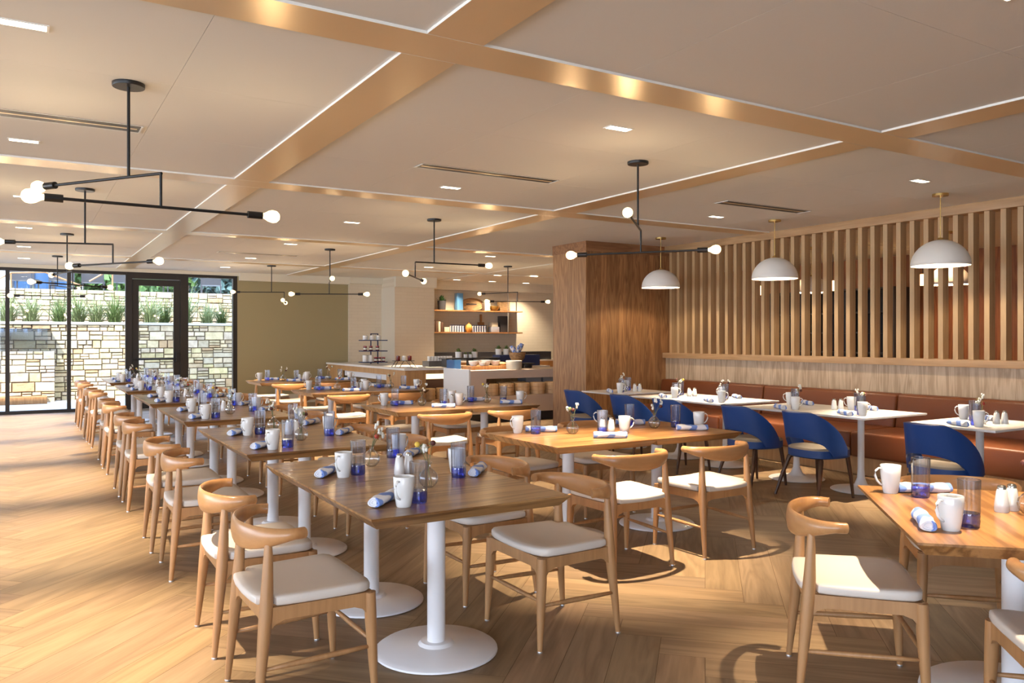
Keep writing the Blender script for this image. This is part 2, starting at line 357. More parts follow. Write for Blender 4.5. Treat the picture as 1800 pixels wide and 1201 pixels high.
# column (timber-clad)
S('wall_column_side',7.05,7.0501,9.45,10.3,0,.001,'column_oak_y')
bpy.data.objects.remove(bpy.data.objects['wall_column_side'])
bm=bmesh.new(); box(bm,7.05,8.72,9.45,10.3,0,2.755)
o=finish(bm,'column','column_oak_y'); tag(o,kind='structure')
bm=bmesh.new(); box(bm,7.035,8.73,9.435,10.31,2.755,CEIL)
o=finish(bm,'trim_9','column_oak_h'); tag(o,kind='structure')
wood('column_oak_x',(.40,.22,.10),(.25,.125,.055),axis=2,rough=.42,plank=(1,.118),pv=(.85,1.12),contrast=1.2,scale=1.7)
S('trim_10',7.04,7.05,9.45,10.3,0,2.755,'column_oak_x')
S('wall_kitchen_side',8.72,8.8,10.3,10.35,0,CEIL+.1,'plaster')
# glazing on the window side and behind the camera (open frames, daylight comes through)
def frame_run(name,axis,pos,a0,a1,step):
    bm=bmesh.new(); a=a0
    def bb(u0,u1,z0,z1):
        if axis=='x': box(bm,pos-.06,pos+.06,u0,u1,z0,z1)
        else: box(bm,u0,u1,pos-.06,pos+.06,z0,z1)
    while a<a1+.01: bb(a-.035,a+.035,0,2.83); a+=step
    bb(a0,a1,0,.08); bb(a0,a1,2.77,2.9)
    o=finish(bm,name,'bronze_frame'); tag(o,kind='structure')
frame_run('window_8','x',-9.5,-4.0,18.1,1.3)
frame_run('window_9','y',-4.0,-9.4,-.8,1.72)
# ------------------------------------------------------------------ side room behind the slats
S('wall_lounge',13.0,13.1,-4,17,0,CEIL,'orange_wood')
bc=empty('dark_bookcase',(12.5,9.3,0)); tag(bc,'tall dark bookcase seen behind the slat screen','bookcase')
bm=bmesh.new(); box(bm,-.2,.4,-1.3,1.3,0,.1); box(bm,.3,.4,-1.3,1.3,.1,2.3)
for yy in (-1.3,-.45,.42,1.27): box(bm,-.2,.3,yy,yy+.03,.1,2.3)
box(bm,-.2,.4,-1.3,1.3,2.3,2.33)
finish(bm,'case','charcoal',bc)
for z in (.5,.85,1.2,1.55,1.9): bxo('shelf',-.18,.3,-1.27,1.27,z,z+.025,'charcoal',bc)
def dome_pendant():
    r=empty('dome_pendant')
    bm=bmesh.new(); lathe(bm,[(0,0),(.075,0),(.075,-.022),(0,-.022)],24); finish(bm,'canopy','brass',r,smooth=40)
    bm=bmesh.new(); tube(bm,[(0,0,-.02),(0,0,-.47)],.005,8); lathe(bm,[(.0,-.43),(.02,-.435),(.035,-.462),(.03,-.47),(0,-.47)],16); finish(bm,'rod','brass',r,smooth=40)
    pr=[]
    for i in range(13):
        t=i/12*PI/2; pr.append((max(.0,.27*math.sin(t)) if i else 0,-.455-.255*(1-math.cos(t))))
    inner=[(rr*.985,zz-.004) for rr,zz in pr[::-1]]
    bm=bmesh.new(); lathe(bm,pr+inner[:-1]+[(0,inner[-1][1])],36,cap=False); sh=finish(bm,'shade','shade_white',r,smooth=50)
    bm=bmesh.new(); lathe(bm,[(0,-.52),(.03,-.53),(.05,-.57),(.035,-.61),(0,-.62)],16); finish(bm,'bulb','bulb_glow',r,smooth=True)
    return r
dp=dome_pendant()
for (x,y,l) in ((7.757,4.55,'nearest'),(7.757,6.6,'middle'),(7.74,8.61,'farthest')):
    place(dp,(x,y,CEIL),0,'white dome pendant on a brass rod above the banquette tables, %s of the three'%l,'dome pendants over the banquette','pendant lamp')
for i,(x,y) in enumerate(((10.6,6.1),(10.6,4.0),(10.6,8.3))):
    place(dp,(x,y,CEIL),0,'white dome pendant hanging in the lounge behind the slats, %s'%('in the middle','on the right','on the left')[i],'dome pendants in the lounge','pendant lamp')
for x,y in ((7.757,4.55),(7.757,6.6),(7.74,8.61),(10.6,6.1),(10.6,4.0),(10.6,8.3)):
    l=bpy.data.lights.new('dome_lamp','POINT'); l.energy=32; l.color=(1,.80,.55); l.shadow_soft_size=.03; lo=bpy.data.objects.new('dome_lamp',l); COL.objects.link(lo); lo.location=(x,y,CEIL-.575)
am=empty('cylinder_lamp')
bm=bmesh.new(); tube(bm,[(0,0,0),(0,0,-.45)],.005,6); finish(bm,'cord','black_metal',am)
bm=bmesh.new(); lathe(bm,[(0,-.45),(.06,-.45),(.06,-.62),(0,-.62)],20); finish(bm,'lamp_shade','amber_glow',am,smooth=40)
for i,y in enumerate((7.2,8.0,8.8,9.6,10.4)):
    place(am,(11.8,y,CEIL),0,'small glowing amber cylinder lamp behind the slat screen, number %d from the right'%(i+1),'amber cylinder lamps behind the screen','pendant lamp')
# ------------------------------------------------------------------ banquette
bq=empty('banquette',(8.1,4.8,0)); tag(bq,'long brown leather banquette along the slatted wall','banquette')
ys=[.3,1.62,3.53,5.44,7.35,9.36]
bxo('base',-.42,.49,-4.5,4.58,0,.2,'counter_oak',bq)
for a,b in zip(ys,ys[1:]):
    bm=bmesh.new(); box(bm,-.53,.35,a+.004-4.8,b-.004-4.8,.2,.47); bmesh.ops.bevel(bm,geom=bm.edges[:],offset=.03,segments=3,affect='EDGES',profile=.5); finish(bm,'seat_cushion','tan_leather',bq,smooth=40)
    bm=bmesh.new(); box(bm,.25,.49,a+.006-4.8,b-.006-4.8,.44,.84)
    for v in bm.verts:
        if v.co.z>.8 and v.co.x<.3: v.co.x+=.06
    bmesh.ops.bevel(bm,geom=bm.edges[:],offset=.035,segments=3,affect='EDGES',profile=.5); finish(bm,'back_cushion','tan_leather',bq,smooth=40)
# ------------------------------------------------------------------ furniture prototypes
def elbow_chair():
    r=empty('elbow_chair')
    # legs
    for sx in (-1,1):
        bm=bmesh.new(); P=[(.24,-.236,.008),(.234,-.222,.16),(.226,-.205,.34),(.222,-.198,.42),(.220,-.193,.50),(.217,-.188,.62),(.215,-.187,.70)]
        tube(bm,[(sx*a,b,c) for a,b,c in P],[.0125,.0185,.0255,.027,.024,.0185,.013],12); lg=finish(bm,'leg','chair_oak',r,smooth=40)
        bm=bmesh.new(); lathe(bm,[(0,0),(.012,0),(.013,.006),(.0115,.010),(0,.010)],12,c=(sx*.24,-.236,0)); finish(bm,'glide','glide_metal',lg,smooth=40)
        bm=bmesh.new(); P=[(.25,.236,.008),(.246,.229,.15),(.241,.221,.32),(.239,.218,.435)]
        tube(bm,[(sx*a,b,c) for a,b,c in P],[.0125,.019,.0245,.024],12); lg=finish(bm,'leg','chair_oak',r,smooth=40)
        bm=bmesh.new(); lathe(bm,[(0,0),(.012,0),(.013,.006),(.0115,.010),(0,.010)],12,c=(sx*.25,.236,0)); finish(bm,'glide','glide_metal',lg,smooth=40)
    # seat frame, arched underside
    bm=bmesh.new()
    def rail(p,q,th=.011):
        p=Vector(p);q=Vector(q); d=(q-p); nrm=Vector((-d.y,d.x,0)).normalized()*th; prev=None
        for i in range(13):
            t=i/12; c=p+d*t; e=min(t,1-t); zb=.385-.055*max(0,1-e/.16)**2
            ring=[bm.verts.new((c.x+s*nrm.x,c.y+s*nrm.y,z)) for s,z in ((1,.437),(1,zb),(-1,zb),(-1,.437))]
            if prev:
                for k in range(4): bm.faces.new((prev[k],prev[(k+1)%4],ring[(k+1)%4],ring[k]))
            else: bm.faces.new(ring)
            prev=ring
        bm.faces.new(prev)
    rail((-.225,-.2,0),(-.24,.219,0)); rail((.225,-.2,0),(.24,.219,0)); rail((-.235,.219,0),(.235,.219,0)); rail((-.22,-.2,0),(.22,-.2,0))
    finish(bm,'seat_frame','chair_oak',r,smooth=30)
    for p,q in (((-.235,-.215,.205),(-.245,.228,.215)),((.235,-.215,.205),(.245,.228,.215)),((-.244,.226,.235),(.244,.226,.235))):
        p=Vector(p);q=Vector(q); bm=bmesh.new(); tube(bm,[p.lerp(q,t) for t in (0,.25,.5,.75,1)],[.007,.0105,.012,.0105,.007],10); finish(bm,'stretcher','chair_oak',r,smooth=True)
    # cushion
    half=[(0,.240),(.10,.239),(.18,.233),(.235,.219),(.257,.196),(.262,.15),(.259,.05),(.252,-.06),(.246,-.135),(.238,-.162),(.203,-.168),(.194,-.175),(.190,-.205),(.183,-.226),(.12,-.234),(0,-.238)]
    out=half+[(-x,y) for x,y in half[-2:0:-1]]
    bm=bmesh.new(); rings=[]
    def zz(x,y): return .016*(abs(x)/.26)**2-.004*max(0,1-(y/.2)**2)
    for sc_,z in ((.965,.437),(.99,.441),(1,.447),(1,.456),(.99,.464),(.965,.4685),(.85,.472),(.6,.471),(.3,.470)):
        rings.append([bm.verts.new((x*sc_,y*sc_,z+zz(x*sc_,y*sc_)*(1 if z>.45 else .35))) for x,y in out])
    for a,b in zip(rings,rings[1:]):
        for i in range(len(out)): j=(i+1)%len(out); bm.faces.new((a[i],a[j],b[j],b[i]))
    c=bm.verts.new((0,0,.4665))
    for i in range(len(out)): bm.faces.new((rings[-1][i],rings[-1][(i+1)%len(out)],c))
    bm.faces.new(rings[0][::-1]); finish(bm,'seat','cream_leather',r,smooth=50)
    # horn-shaped back rail
    bm=bmesh.new(); pts=[];rad=[]; n=28
    for i in range(n+1):
        s=-1+2*i/n; ph=s*R(105); cs=math.cos(ph)
        h=.0225+.030*max(0,math.cos(min(1.57,abs(ph)*1.0)))**1.3; th=.0225-.009*max(0,cs)**1.5
        pts.append((.266*math.sin(ph),-.252+.192*(1-cs)/(1-math.cos(R(105))),.742-h-.004*abs(s)**3)); rad.append((th,h))
    tube(bm,pts,rad,16); finish(bm,'backrest','rail_oak',r,smooth=55)
    return r
def blue_chair():
    r=empty('upholstered_chair')
    # shell
    bm=bmesh.new(); U=32; V=10; grid=[]
    for i in range(U+1):
        u=-1+2*i/U; th=u*R(112); a=abs(u)
        zt=.80 if a<.34 else .80-.36*((a-.34)/.66)**1.55
        zb=.40 if a>.60 else .40+.165*math.sqrt(max(0,1-(a/.60)**2))
        zt=max(zt,zb+.02)
        col=[]
        for j in range(V+1):
            t=j/V; z=zb+(zt-zb)*t; lean=.10*max(0,(z-.42)/.38)**1.2
            rx=.262-.02*max(0,(z-.45)/.35); ry=.245
            x=rx*math.sin(th); y=-ry*math.cos(th)-.0-lean*max(0,math.cos(th))
            col.append(bm.verts.new((x,y,z)))
        grid.append(col)
    for i in range(U):
        for j in range(V): bm.faces.new((grid[i][j],grid[i+1][j],grid[i+1][j+1],grid[i][j+1]))
    o=finish(bm,'backrest','blue_leather',r,smooth=True)
    so=o.modifiers.new('s','SOLIDIFY'); so.thickness=.042; so.offset=0
    bv=o.modifiers.new('b','BEVEL'); bv.width=.016; bv.segments=3; bv.limit_method='ANGLE'
    bm=bmesh.new(); n=36; rings=[]
    def se(s): return [ (.245*s*math.copysign(abs(math.cos(t))**.75,math.cos(t)), .01+.25*s*math.copysign(abs(math.sin(t))**.75,math.sin(t))) for t in [2*PI*i/n for i in range(n)]]
    for s,z in ((.93,.375),(1,.385),(1,.45)): rings.append([bm.verts.new((x,y,z)) for x,y in se(s)])
    for a,b in zip(rings,rings[1:]):
        for i in range(n): bm.faces.new((a[i],a[(i+1)%n],b[(i+1)%n],b[i]))
    bm.faces.new(rings[0][::-1]); bm.faces.new(rings[-1]); finish(bm,'seat','blue_leather',r,smooth=50)
    bm=bmesh.new(); rings=[]
    for s,z in ((1,.45),(.985,.462),(.93,.470),(.6,.474),(.3,.474)): rings.append([bm.verts.new((x,y,z)) for x,y in se(s)])
    for a,b in zip(rings,rings[1:]):
        for i in range(n): bm.faces.new((a[i],a[(i+1)%n],b[(i+1)%n],b[i]))
    bm.faces.new(rings[-1]); bm.faces.new(rings[0][::-1]); so=finish(bm,'seat_top','taupe_leather',r,smooth=60); so['label']='taupe top of the seat pad'
    for sx in (-1,1):
        bm=bmesh.new(); tube(bm,[(sx*.255,-.275,0),(sx*.225,-.215,.2),(sx*.19,-.165,.36),(sx*.15,-.13,.385)],[.012,.018,.022,.018],10); finish(bm,'leg','walnut_leg',r,smooth=40)
        bm=bmesh.new(); tube(bm,[(sx*.205,.225,0),(sx*.195,.205,.2),(sx*.18,.18,.38)],[.012,.017,.021],10); finish(bm,'leg','walnut_leg',r,smooth=40)
    return r
def pedestal_table(wx,wy,topmat,postr=.0425,baser=.29,th=.05,tulip=False,post=(0,0),edge=None,name='pedestal_table'):
    r=empty(name)
    bm=bmesh.new(); hx,hy=wx/2,wy/2; lv=[]
    prof=((0,.75),(0,.741),(.036,.75-th)) if not tulip else ((0,.75),(0,.736),(.008,.73))
    if tulip: th=.02
    for ins,z in prof: lv.append([bm.verts.new((sx*(hx-ins),sy*(hy-ins),z)) for sx,sy in ((-1,-1),(1,-1),(1,1),(-1,1))])
    for a,b in zip(lv,lv[1:]):
        for i in range(4): f=bm.faces.new((a[i],a[(i+1)%4],b[(i+1)%4],b[i])); f.material_index=1 if edge else 0
    bm.faces.new(lv[0]); f=bm.faces.new(lv[-1]); f.material_index=1 if edge else 0
    finish(bm,'tabletop',[topmat]+([edge] if edge else []),r)
    zt=.75-th
    bm=bmesh.new()
    if tulip: lathe(bm,[(.10,.035),(.06,.06),(.036,.12),(.031,.2),(.031,zt-.01),(.09,zt)],24,c=(*post,0))
    else: lathe(bm,[(postr,.035),(postr,zt-.008),(.1,zt-.008),(.1,zt)],28,c=(*post,0))
    finish(bm,'post','white_metal',r,smooth=40)
    bm=bmesh.new()
    if tulip: lathe(bm,[(baser-.01,0),(baser,.006),(baser-.01,.014),(.14,.024),(.10,.036),(.05,.06),(0,.06)],40,c=(*post,0))
    else: lathe(bm,[(baser-.012,0),(baser,.004),(baser-.002,.012),(baser-.020,.024),(.10,.032),(.085,.034),(.072,.048),(.0,.050)],48,c=(*post,0))
    finish(bm,'base','white_metal',r,smooth=35)
    return r
chair=elbow_chair(); bchair=blue_chair()
CG='light wood elbow chairs around the dining tables'
def put_chair(x,y,face,label,g=CG):
    # face = heading of the sitter in degrees (0 = +x)
    j=rnd.uniform(-1.5,1.5)
    return place(chair,(x,y,0),R(face-90+j),label,g,'chair')
# tableware prototypes
def mug():
    r=empty('mug')
    bm=bmesh.new(); lathe(bm,[(0,0),(.030,0),(.033,.006),(.0385,.04),(.044,.09),(.0455,.128),(.044,.130),(.042,.127),(.040,.09),(.034,.04),(.027,.012),(0,.010)],28,cap=False); finish(bm,'body','ceramic',r,smooth=50)
    bm=bmesh.new(); tube(bm,[(.040,0,.112),(.056,0,.116),(.070,0,.104),(.073,0,.082),(.064,0,.058),(.050,0,.043),(.035,0,.036)],[(.0065,.0045)]*7,8); finish(bm,'handle','ceramic',r,smooth=True)
    return r
def tumbler():
    r=empty('tumbler')
    seg=48
    def ribbed(bm,prof,amp):
        rings=[]
        for rr,z in prof: rings.append([bm.verts.new(((rr+(amp if i%4<2 else 0))*math.cos(2*PI*i/seg),(rr+(amp if i%3==0 else 0))*math.sin(2*PI*i/seg),z)) for i in range(seg)])
        for a,b in zip(rings,rings[1:]):
            for i in range(seg): bm.faces.new((a[i],a[(i+1)%seg],b[(i+1)%seg],b[i]))
        return rings
    bm=bmesh.new(); ribbed(bm,[(.0365,.05),(.037,.10),(.0385,.178)],.0024); finish(bm,'wall','drink_glass',r,smooth=30)
    bm=bmesh.new(); lathe(bm,[(.0395,.1765),(.0402,.178),(.0395,.1795),(.0385,.178),(.0395,.1765)],32,cap=False); finish(bm,'rim','vase_glass',r,smooth=True)
    bm=bmesh.new(); rg=[]
    lev=[(.034,0),(.0355,.003),(.0365,.012),(.0375,.022),(.0368,.032),(.0375,.042),(.0365,.052)]
    for k,(rr,z) in enumerate(lev): rg.append([bm.verts.new(((rr+.0014*((i//2+k)%2))*math.cos(2*PI*i/seg),(rr+.0014*((i//2+k)%2))*math.sin(2*PI*i/seg),z)) for i in range(seg)])
    for a,b in zip(rg,rg[1:]):
        for i in range(seg): bm.faces.new((a[i],a[(i+1)%seg],b[(i+1)%seg],b[i]))
    bm.faces.new(rg[0][::-1]); bm.faces.new(rg[-1]); o=finish(bm,'cobalt_base','cobalt',r,smooth=20); o['label']='dimpled cobalt blue base'
    return r
def napkin():
    bm=bmesh.new(); n=20; prev=None; L_=.235
    def ring(x,k):
        out=[]
        for i in range(n):
            a=2*PI*i/n; rr=k*(.0265+.0024*math.sin(3*a+x*30)); out.append(bm.verts.new((x,rr*1.12*math.cos(a),max(.001,.0225+rr*.85*math.sin(a)))))
        return out
    rs=[ring(-.116,.3),ring(-.120,.33),ring(-.120,.48),ring(-.116,.52),ring(-.116,.66),ring(-.121,.70),ring(-.121,.9),ring(-.117,.97)]+[ring(-.10+i*.0222,1+.06*math.sin(i*1.9)) for i in range(10)]+[ring(.117,.97),ring(.121,.9),ring(.121,.7),ring(.116,.66),ring(.116,.4)]
    for a,b in zip(rs,rs[1:]):
        for i in range(n): bm.faces.new((a[i],a[(i+1)%n],b[(i+1)%n],b[i]))
    bm.faces.new(rs[0][::-1]); bm.faces.new(rs[-1]); return finish(bm,'rolled_napkin','napkin_cloth',smooth=60)
def vase():
    bm=bmesh.new(); seg=40; pr=[(.018,0),(.024,.002),(.040,.02),(.0455,.042),(.041,.064),(.024,.084),(.0115,.094),(.0105,.108),(.017,.120),(.0175,.122)]
    rg=[[bm.verts.new(((rr*(1+(.045 if i%4<2 else 0)))*math.cos(2*PI*i/seg),(rr*(1+(.045 if i%4<2 else 0)))*math.sin(2*PI*i/seg),z)) for i in range(seg)] for rr,z in pr]
    for a,b in zip(rg,rg[1:]):
        for i in range(seg): bm.faces.new((a[i],a[(i+1)%seg],b[(i+1)%seg],b[i]))
    bm.faces.new(rg[0][::-1]); return finish(bm,'bud_vase','vase_glass',smooth=40)
def blob(bm,c,r,mi,sq=1.,seg=8):
    lathe(bm,[(0,-r*sq),(r*.7,-r*sq*.7),(r,0),(r*.7,r*sq*.7),(0,r*sq)],seg,c=c,mi=mi)
def sprig(seed):
    q=random.Random(seed); r=empty('flower_sprig')
    bm=bmesh.new(); ends=[]
    for i in range(4):
        a=q.uniform(0,2*PI); s=q.uniform(.02,.055); h=q.uniform(.05,.105)
        p=[(-.016*math.cos(a),-.016*math.sin(a),-.078),(0,0,-.01),(s*.5*math.cos(a),s*.5*math.sin(a),h*.6),(s*math.cos(a),s*math.sin(a),h)]
        tube(bm,p,.0014,5); ends.append(Vector(p[-1]))
        for t in (.6,.8):
            c=Vector(p[2]).lerp(Vector(p[3]),t); w=Vector((q.uniform(-.012,.012),q.uniform(-.012,.012),.008))
            try: bm.faces.new([bm.verts.new(c),bm.verts.new(c+w+Vector((.005,0,0))),bm.verts.new(c+w*2),bm.verts.new(c+w-Vector((.005,0,0)))])
            except ValueError: pass
    finish(bm,'stem','stem',r)
    kinds=['petal_white','petal_white',q.choice(['petal_brown','petal_red','petal_brown']),q.choice(['petal_white','petal_yellow','leaf_pale'])]
    for e,kd in zip(ends,kinds):
        bm=bmesh.new()
        if kd=='petal_white':
            for _ in range(5): blob(bm,tuple(e+Vector((q.uniform(-.010,.010),q.uniform(-.010,.010),q.uniform(-.014,.010)))),.0068,0,1.4,6)
        else: blob(bm,tuple(e),.0125,0,.9)
        finish(bm,'blossom',kd,r,smooth=True)
    return r
def shaker():
    r=empty('shaker')
    bm=bmesh.new(); lathe(bm,[(0,0),(.026,0),(.0285,.005),(.0275,.03),(.0205,.085),(.017,.094),(0,.094)],24); finish(bm,'body','ceramic',r,smooth=50)
    bm=bmesh.new(); lathe(bm,[(.0165,.0942),(.0165,.104),(.012,.110),(0,.111)],20); finish(bm,'cap','chrome',r,smooth=50)
    return r
P_mug,P_glass,P_nap,P_vase,P_shk=mug(),tumbler(),napkin(),vase(),shaker()
P_spr=[sprig(s) for s in (3,8,21,34,55)]
TZ=.7503
def setting(x,y,hand,where,napdir,nap=None,glass=None,z=TZ):
    """mug at x,y with handle heading hand; glass and napkin at given spots"""
    place(P_mug,(x,y,z),R(hand),'white mug on %s'%where,'white mugs on the tables','mug')
    place(P_glass,(glass[0],glass[1],z),rnd.uniform(0,1),'ribbed tumbler with cobalt base on %s'%where,'ribbed tumblers on the tables','glass')
    place(P_nap,(nap[0],nap[1],z),R(napdir),'rolled blue and white napkin on %s'%where,'rolled napkins on the tables','napkin')
spi=[0]
def centre_vase(x,y,where,z=TZ):
    place(P_vase,(x,y,z),rnd.uniform(0,6),'small round glass bud vase on %s'%where,'bud vases on the tables','vase')
    p=P_spr[spi[0]%5]; spi[0]+=1
    sg=place(p,(x,y,z+.105),rnd.uniform(0,6),'small flower sprig in the bud vase on %s'%where,'flower sprigs in bud vases','flowers'); sg.scale=(1.15,1.15,1.25)
def shakers(x,y,a,where,z=TZ):
    dx,dy=math.cos(R(a))*.034,math.sin(R(a))*.034
    place(P_shk,(x-dx,y-dy,z),0,'white shaker with steel cap, left one on %s'%where,'salt and pepper shakers','shaker')
    place(P_shk,(x+dx,y+dy,z),0,'white shaker with steel cap, right one on %s'%where,'salt and pepper shakers','shaker')
# ------------------------------------------------------------------ left row : six pairs of two-seat tables
tabL=pedestal_table(.966,.818,'table_walnut',name='dining_table')
tabM=pedestal_table(.83,.97,'table_walnut',name='dining_table')
tabM1=pedestal_table(.83,.97,'table_teak',name='dining_table')
tabR=pedestal_table(1.13,1.01,'table_teak',postr=.055,baser=.36,name='dining_table')
tabW=pedestal_table(.95,.75,'quartz',tulip=True,name='bistro_table',baser=.28,edge='white_metal')
TG='wooden two-seat tables on white pedestals'
ORD=['front','second','third','fourth','fifth','farthest']
LY=[2.99,5.06,7.33,9.50,11.92,14.33]
for i,y0 in enumerate(LY):
    x0=1.175; o=ORD[i]
    for h,(nm,dy) in enumerate((('near',.41),('far',1.232))):
        place(tabL,(x0+.483,y0+dy,0),0,'dark wooden two-seat table on white pedestal, %s half of the %s left-row pair'%(nm,o),TG,'table')
    if i==0: cy=((3.325,'near'),(4.07,'far'))
    else: cy=((y0+.36,'near'),(y0+1.12,'far'))
    for yy,nm in cy:
        put_chair(1.0+rnd.uniform(-.015,.015) if i else .985,yy,0,'light wood elbow chair on the aisle side, %s half of the %s left-row pair'%(nm,o))
        put_chair(2.29+rnd.uniform(-.02,.02),yy+.04,180,'light wood elbow chair on the inner side, %s half of the %s left-row pair'%(nm,o))
    W=lambda s,n: 'the %s half, %s side, of the %s left-row pair'%(n,s,o)
    J=lambda: rnd.uniform(-.012,.012) if i else 0
    ax,ay=x0,y0
    setting(ax+.21+J(),ay+.165+J(),218,W('aisle','near'),44,(ax+.175,ay+.285),(ax+.302+J(),ay+.215+J()))
    setting(ax+.237+J(),ay+.995+J(),218,W('aisle','far'),50,(ax+.195,ay+1.115),(ax+.33+J(),ay+1.035+J()))
    setting(ax+.80+J(),ay+.815+J(),20,W('inner','near'),50,(ax+.888,ay+.738),(ax+.745+J(),ay+.685+J()))
    setting(ax+.79+J(),ay+1.56+J(),20,W('inner','far'),46,(ax+.875,ay+1.52),(ax+.725+J(),ay+1.50+J()))
    centre_vase(ax+.49,ay+.512,'the near half of the %s left-row pair'%o); centre_vase(ax+.49,ay+1.25,'the far half of the %s left-row pair'%o)
    shakers(ax+.545,ay+.925,20,'the %s left-row pair'%o)
# ------------------------------------------------------------------ middle row : four wide pairs
MM=[(2.99,4.32),(3.09,7.20),(3.17,10.13),(3.215,12.98)]
MO=['front','second','third','farthest']
for i,(x0,y0) in enumerate(MM):
    o=MO[i]; w=.858 if i==0 else .83
    for nm,dx in (('left',.43),('right',1.29)):
        t=place(tabM1 if i==0 else tabM,(x0+dx*w/.86,y0+.485,0),0,'wooden two-seat table on white pedestal, %s half of the %s middle-row pair'%(nm,o),TG,'table')
        if i==0: t.scale=(w/.83,1,1)
    cx=((3.335,'left'),(4.09,'right')) if i==0 else ((x0+.42,'left'),(x0+1.2,'right'))
    for xx,nm in cx:
        put_chair(xx,y0-.22 if i==0 else y0-.1,90,'light wood elbow chair on the near side, %s half of the %s middle-row pair'%(nm,o))
        put_chair(xx+.06,y0+1.14,270,'light wood elbow chair on the far side, %s half of the %s middle-row pair'%(nm,o))
    ax,ay=x0,y0
    W=lambda s,n: 'the %s half, %s side, of the %s middle-row pair'%(n,s,o)
    J=lambda: rnd.uniform(-.012,.012) if i else 0
    setting(ax+.205+J(),ay+.83+J(),190,W('far','left'),-33,(ax+.40,ay+.80),(ax+.29+J(),ay+.71+J()))
    setting(ax+1.03+J(),ay+.85+J(),150,W('far','right'),-33,(ax+1.31,ay+.835),(ax+1.22+J(),ay+.74+J()))
    setting(ax+.89+J(),ay+.40+J(),-25,W('near','left'),-31,(ax+.615,ay+.225),(ax+.71+J(),ay+.44+J()))
    setting(ax+1.62+J(),ay+.36+J(),-25,W('near','right'),-31,(ax+1.46,ay+.27),(ax+1.50+J(),ay+.50+J()))
    centre_vase(ax+.53,ay+.57,'the left half of the %s middle-row pair'%o); centre_vase(ax+1.31,ay+.54,'the right half of the %s middle-row pair'%o)
    shakers(ax+.84,ay+.55,-31,'the %s middle-row pair'%o)
# ------------------------------------------------------------------ big square table at the right, turned 45 degrees
place(tabR,(3.44,1.70,0),R(45),'large square teak-toned table at the right edge, turned diagonally','','table')
put_chair(3.01,2.15,-45,'light wood elbow chair pulled up to the left side of the diagonal table','chairs around the diagonal table')
put_chair(4.02,2.24,225,'light wood elbow chair on the far side of the diagonal table','chairs around the diagonal table')
put_chair(3.04,1.26,45,'light wood elbow chair at the right edge, near side of the diagonal table','chairs around the diagonal table')
setting(3.44,2.255,150,'the far corner of the diagonal table',-33,(3.58,2.18),(3.465,2.125))
setting(2.965,1.70,170,'the near corner of the diagonal table',40,(2.955,1.80),(3.088,1.70))
shakers(3.49,1.765,-5,'the diagonal table'); centre_vase(3.50,1.68,'the diagonal table')
# ------------------------------------------------------------------ white tables along the banquette
WT=[(6.43,3.335,'nearest'),(6.43,4.46,'second nearest'),(6.43,5.215,'third nearest'),(6.47,6.25,'third farthest'),(6.47,7.005,'second farthest'),(6.5,8.07,'farthest')]
BY=[3.66,4.86,5.62,6.66,7.42,8.36]
for (x0,y0,o),by in zip(WT,BY):
    place(tabW,(x0+.475,y0+.375,0),0,'%s white-topped pedestal table along the brown banquette'%o,'white tables along the banquette','table')
    place(bchair,(6.30,by,0),R(-90-rnd.uniform(2,7)),'blue upholstered chair at the %s white banquette table'%o,'blue chairs along the banquette','chair')
    if o=='third nearest' or o=='second farthest': pass
    W=lambda s: 'the %s side of the %s white table'%(s,o)
    dy=.03 if o!='nearest' else .1
    setting(x0+.19,y0+.13+dy,rnd.uniform(-60,-20),W('chair'),60,(x0+.13,y0+.27+dy),(x0+.27,y0+.20+dy))
    setting(x0+.67,y0+.62,rnd.uniform(100,170),W('bench'),60,(x0+.80,y0+.50),(x0+.61,y0+.50))
    centre_vase(x0+.42,y0+.33,'the %s white table'%o)
    if o in('nearest','second nearest','second farthest','farthest'):
        shakers(x0+.56,y0+(.76-.04 if o=='second nearest' else .25),-31,'the %s white table'%o) if o!='second nearest' else shakers(x0+.56,y0+.70,-31,'the second nearest white table')
